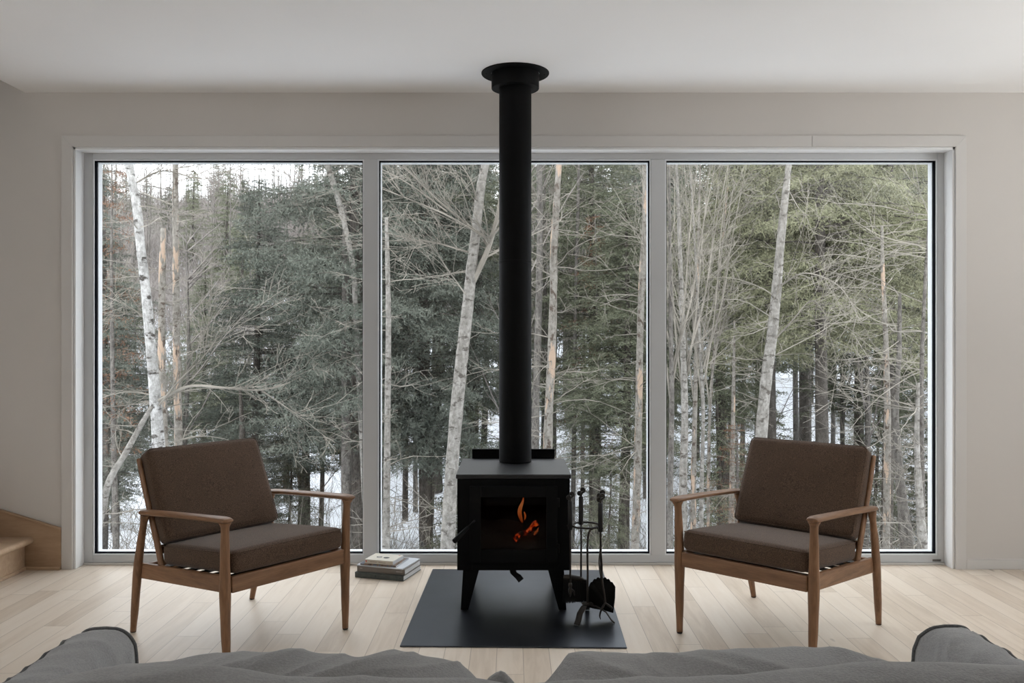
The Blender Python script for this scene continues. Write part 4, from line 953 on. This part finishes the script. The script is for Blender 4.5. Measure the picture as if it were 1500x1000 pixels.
# woods behind: individual copies
placed = []
def scatter(n, y0, y1, mind, spread=.66):
    out = []; tries = 0
    while len(out) < n and tries < 9000:
        tries += 1; y = y0 + (y1 - y0) * rnd.random() ** .8; x = rnd.uniform(-spread, spread) * y
        if all((x - a) ** 2 + (y - b_) ** 2 > mind ** 2 for a, b_ in placed): out.append((x, y)); placed.append((x, y))
    return out
G1 = 'firs of the wood behind the near trunks'; G2 = 'conifers on the far hillside'; G3 = 'bare trees on the far hillside'; G4 = 'thin trunks standing in the snow'
for i, (x, y) in enumerate(scatter(56, 20, 44, 1.9)):
    left = x < -.18 * y
    if -.45 * y < x < -.2 * y and y < 46: continue
    place((mid1, mid2)[i % 2], x, y, 'green fir standing in the snowy wood behind the near trees', G1, sc=rnd.uniform(.8, 1.1) * (.85 if left else 1.1), sz=(rnd.uniform(.28, .45) if left else rnd.uniform(.8, 1.1)))
for i, (x, y) in enumerate(scatter(85, 42, 112, 2.6, .62)):
    left = x < -.12 * y
    place(far1, x, y, 'small distant conifer on the hazy far hillside', G2, sc=rnd.uniform(.8, 1.25), sz=rnd.uniform(.45, .8) * (1 if left else 1.7), cat='conifer')

def bare_tree(seed, H, spread, twig, n1=16):
    rg = random.Random(seed); root = empty('bare_tree'); q = MB().tube([(0, 0, 0), (.05, .04, H * .3), (-.06, .05, H * .6), (.02, 0, H)], [.075, .06, .035, .008], 6)
    q.build('trunk', M['graybark'], root, smooth=True); q = MB()
    for k in range(n1):
        z = H * rg.uniform(.22, .95); a = rg.uniform(0, 2 * PI)
        branchlet(q, Vector((0, 0, z)), Vector((math.cos(a) * spread, math.sin(a) * spread, 1)), H * .33 * rg.uniform(.6, 1.1) * (1.25 - z / H), .022, 2, rg, .02, 5, 3, .22, 5, .52)
    q.build('branches', M[twig], root); return root
bt1, bt2, bt3 = bare_tree(1, 10, .6, 'twig_far'), bare_tree(2, 9, .9, 'twig_far', 20), bare_tree(3, 11, .5, 'twig', 18)
for i, (x, y) in enumerate([(x, y) for x, y in scatter(150, 40, 116, 1.2, .62)] + [(rnd.uniform(-.56, -.08) * y, y) for y in [rnd.uniform(60, 119) for _ in range(100)]]):
    left = x < -.12 * y
    place((bt1, bt2)[i % 2], x, y, 'distant bare grey-pink tree on the far hillside', G3, sc=rnd.uniform(.9, 1.3), sz=rnd.uniform(.75, 1.0) * (1 if left else 1.15), cat='bare tree')
for i, (x, y) in enumerate(scatter(46, 14, 34, .9)):
    left = x < -.2 * y
    place((bt3, bt1)[i % 2], x, y, 'leafless grey tree scattered among the firs', 'leafless trees among the firs', sc=rnd.uniform(.7, 1.0), sz=rnd.uniform(.55, .8) if left else rnd.uniform(.8, 1.1), cat='bare tree')
# slim dark trunks with dead stubs, seen against the snow
def pole_tree(seed, H):
    rg = random.Random(seed); root = empty('slim_tree'); q = MB().tube([(0, 0, 0), (.05 * rg.uniform(-1, 1), 0, H * .4), (.1 * rg.uniform(-1, 1), .1, H * .75), (0, 0, H)], [.085, .07, .05, .02], 7)
    q.build('trunk', M['darkbark' if seed % 2 else 'graybark'], root, smooth=True); q = MB()
    for k in range(34):
        z = H * rg.uniform(.05, .8); a = rg.uniform(0, 2 * PI)
        branchlet(q, Vector((0, 0, z)), Vector((math.cos(a), math.sin(a), rg.uniform(-.3, .1))), rg.uniform(.4, 1.3), .010, 1, rg, -.03, 4, 3, .3, 3, .5)
    q.build('branches', M['graybark'], root); return root
pt = [pole_tree(s, 8) for s in (1, 2, 3)]
for i, (x, y) in enumerate(scatter(80, 14, 38, .7)):
    left = x < -.2 * y
    place(pt[i % 3], x, y, 'slim trunk with dead stubs standing in the snow', G4, sc=rnd.uniform(.7, 1.2), sz=rnd.uniform(.4, .6) if left else rnd.uniform(.8, 1.1), cat='tree trunk')

young = conifer(8, M['fir_green'], H=3.2, R0=.035, L0=.95, z0=.05, nb=7, whorl=.15, needle=(.055, .014), dens=.7, droop=.2)
for i, (x, y) in enumerate(scatter(52, 13.5, 34, .8)):
    place(young, x, y, 'waist-high young fir growing out of the snow between the trunks', 'young firs in the snow', sc=rnd.uniform(.6, 1.25), cat='young fir')
# undergrowth of the far hillside: nobody could count these stems
r_ = np.random.default_rng(77); nC = 9000; K = 14
yy = 31 + 90 * r_.random(nC) ** .9; xx = yy * r_.uniform(-.66, .30, nC)
keep = (yy > 44) | (xx < -.2 * yy); yy = yy[keep]; xx = xx[keep]; nC = len(yy)
gz = np.array([ground_z(float(a), float(c)) for a, c in zip(xx, yy)]) - .1
Hc = r_.uniform(1.2, 3.4, nC) * np.clip(yy / 60, .45, 1.2)
base_ = np.repeat(np.stack([xx, yy, gz], 1), K, 0); hh = np.repeat(Hc, K); m_ = nC * K
base_[:, 0] += r_.normal(0, .35, m_); base_[:, 1] += r_.normal(0, .35, m_); base_[:, 2] += r_.uniform(0, .5, m_) * hh
d_ = r_.normal(0, .45, (m_, 3)); d_[:, 2] = 1; L_ = (hh * r_.uniform(.35, .8, m_))[:, None]
w_ = np.cross(d_, r_.normal(size=(m_, 3))); w_ /= np.linalg.norm(w_, axis=1)[:, None]; w_ *= (.010 + .00026 * np.repeat(yy, K))[:, None]
tip = base_ + d_ * L_; V_ = np.stack([base_ - w_, base_ + w_, tip], 1).reshape(-1, 3)
O_ = np.array([-20.0, 60.0, 3.0]); o = np_mesh('undergrowth', V_ - O_, np.arange(len(V_)).reshape(-1, 3), M['twig_far']); o.location = tuple(O_)
tag(o, 'grey-pink tangle of bare undergrowth covering the far snowy hillside', 'undergrowth', kind='stuff')

r_ = np.random.default_rng(31); nC = 1500; K = 9
yy = 12.5 + 20 * r_.random(nC); xx = yy * r_.uniform(-.66, .66, nC); gz = np.array([ground_z(float(a), float(c)) for a, c in zip(xx, yy)]) - .05
base_ = np.repeat(np.stack([xx, yy, gz], 1), K, 0); m_ = nC * K; base_[:, :2] += r_.normal(0, .12, (m_, 2))
d_ = r_.normal(0, .6, (m_, 3)); d_[:, 2] = np.abs(d_[:, 2]) + .5; L_ = r_.uniform(.25, 1.3, m_)[:, None]
w_ = np.cross(d_, r_.normal(size=(m_, 3))); w_ /= np.linalg.norm(w_, axis=1)[:, None]; w_ *= .0065
tip = base_ + d_ * L_; V_ = np.stack([base_ - w_, base_ + w_, tip], 1).reshape(-1, 3)
O_ = np.array([0.0, 18.0, -3.0]); o = np_mesh('brush', V_ - O_, np.arange(len(V_)).reshape(-1, 3), M['twig']); o.location = tuple(O_)
tag(o, 'sparse bare twigs poking out of the snow among the near trunks', 'undergrowth', kind='stuff')


# ------------------------------------------------------------------ light
wld = bpy.data.worlds.new('overcast_sky'); SC.world = wld; wld.use_nodes = True; nt = wld.node_tree
bg = nt.nodes['Background']
tc = N(nt, 'ShaderNodeTexCoord'); sp = N(nt, 'ShaderNodeSeparateXYZ'); nt.links.new(tc.outputs['Generated'], sp.inputs[0])
rp = ramp(nt, sp.outputs[2], [(0, (.86, .88, .92)), (.5, (.92, .95, 1.0))])
nt.links.new(rp, bg.inputs[0]); bg.inputs[1].default_value = 3.4

def area(name, loc, rot, sx_, sy_, power, col=(1, 1, 1)):
    l = bpy.data.lights.new(name, 'AREA'); l.shape = 'RECTANGLE'; l.size = sx_; l.size_y = sy_; l.energy = power; l.color = col
    o = bpy.data.objects.new(name, l); COL.objects.link(o); o.location = loc; o.rotation_euler = rot; return o
# unseen upward fill lamps, added outside the side windows to imitate snow-bounced daylight
area('snow_light_right', (6.1, 2.4, -.1), (PI, 0, 0), 3.2, 5.0, 450, (1, .99, .98))
area('snow_light_left', (-7.6, .2, -.1), (PI, 0, 0), 3.4, 6.5, 540, (1, .99, .98))

# ------------------------------------------------------------------ camera
cam = bpy.data.cameras.new('camera'); co = bpy.data.objects.new('camera', cam); COL.objects.link(co)
cam.sensor_width = 36; cam.lens = 30; cam.shift_y = -2 / 1500; cam.clip_end = 500; cam.clip_start = .05
co.location = (0, 0, CZ); co.rotation_euler = (PI / 2, 0, 0)
SC.camera = co
vs_ = SC.view_settings; vs_.view_transform = 'Standard'; vs_.look = 'None'; vs_.gamma = 1; vs_.use_curve_mapping = False; vs_.exposure = .26
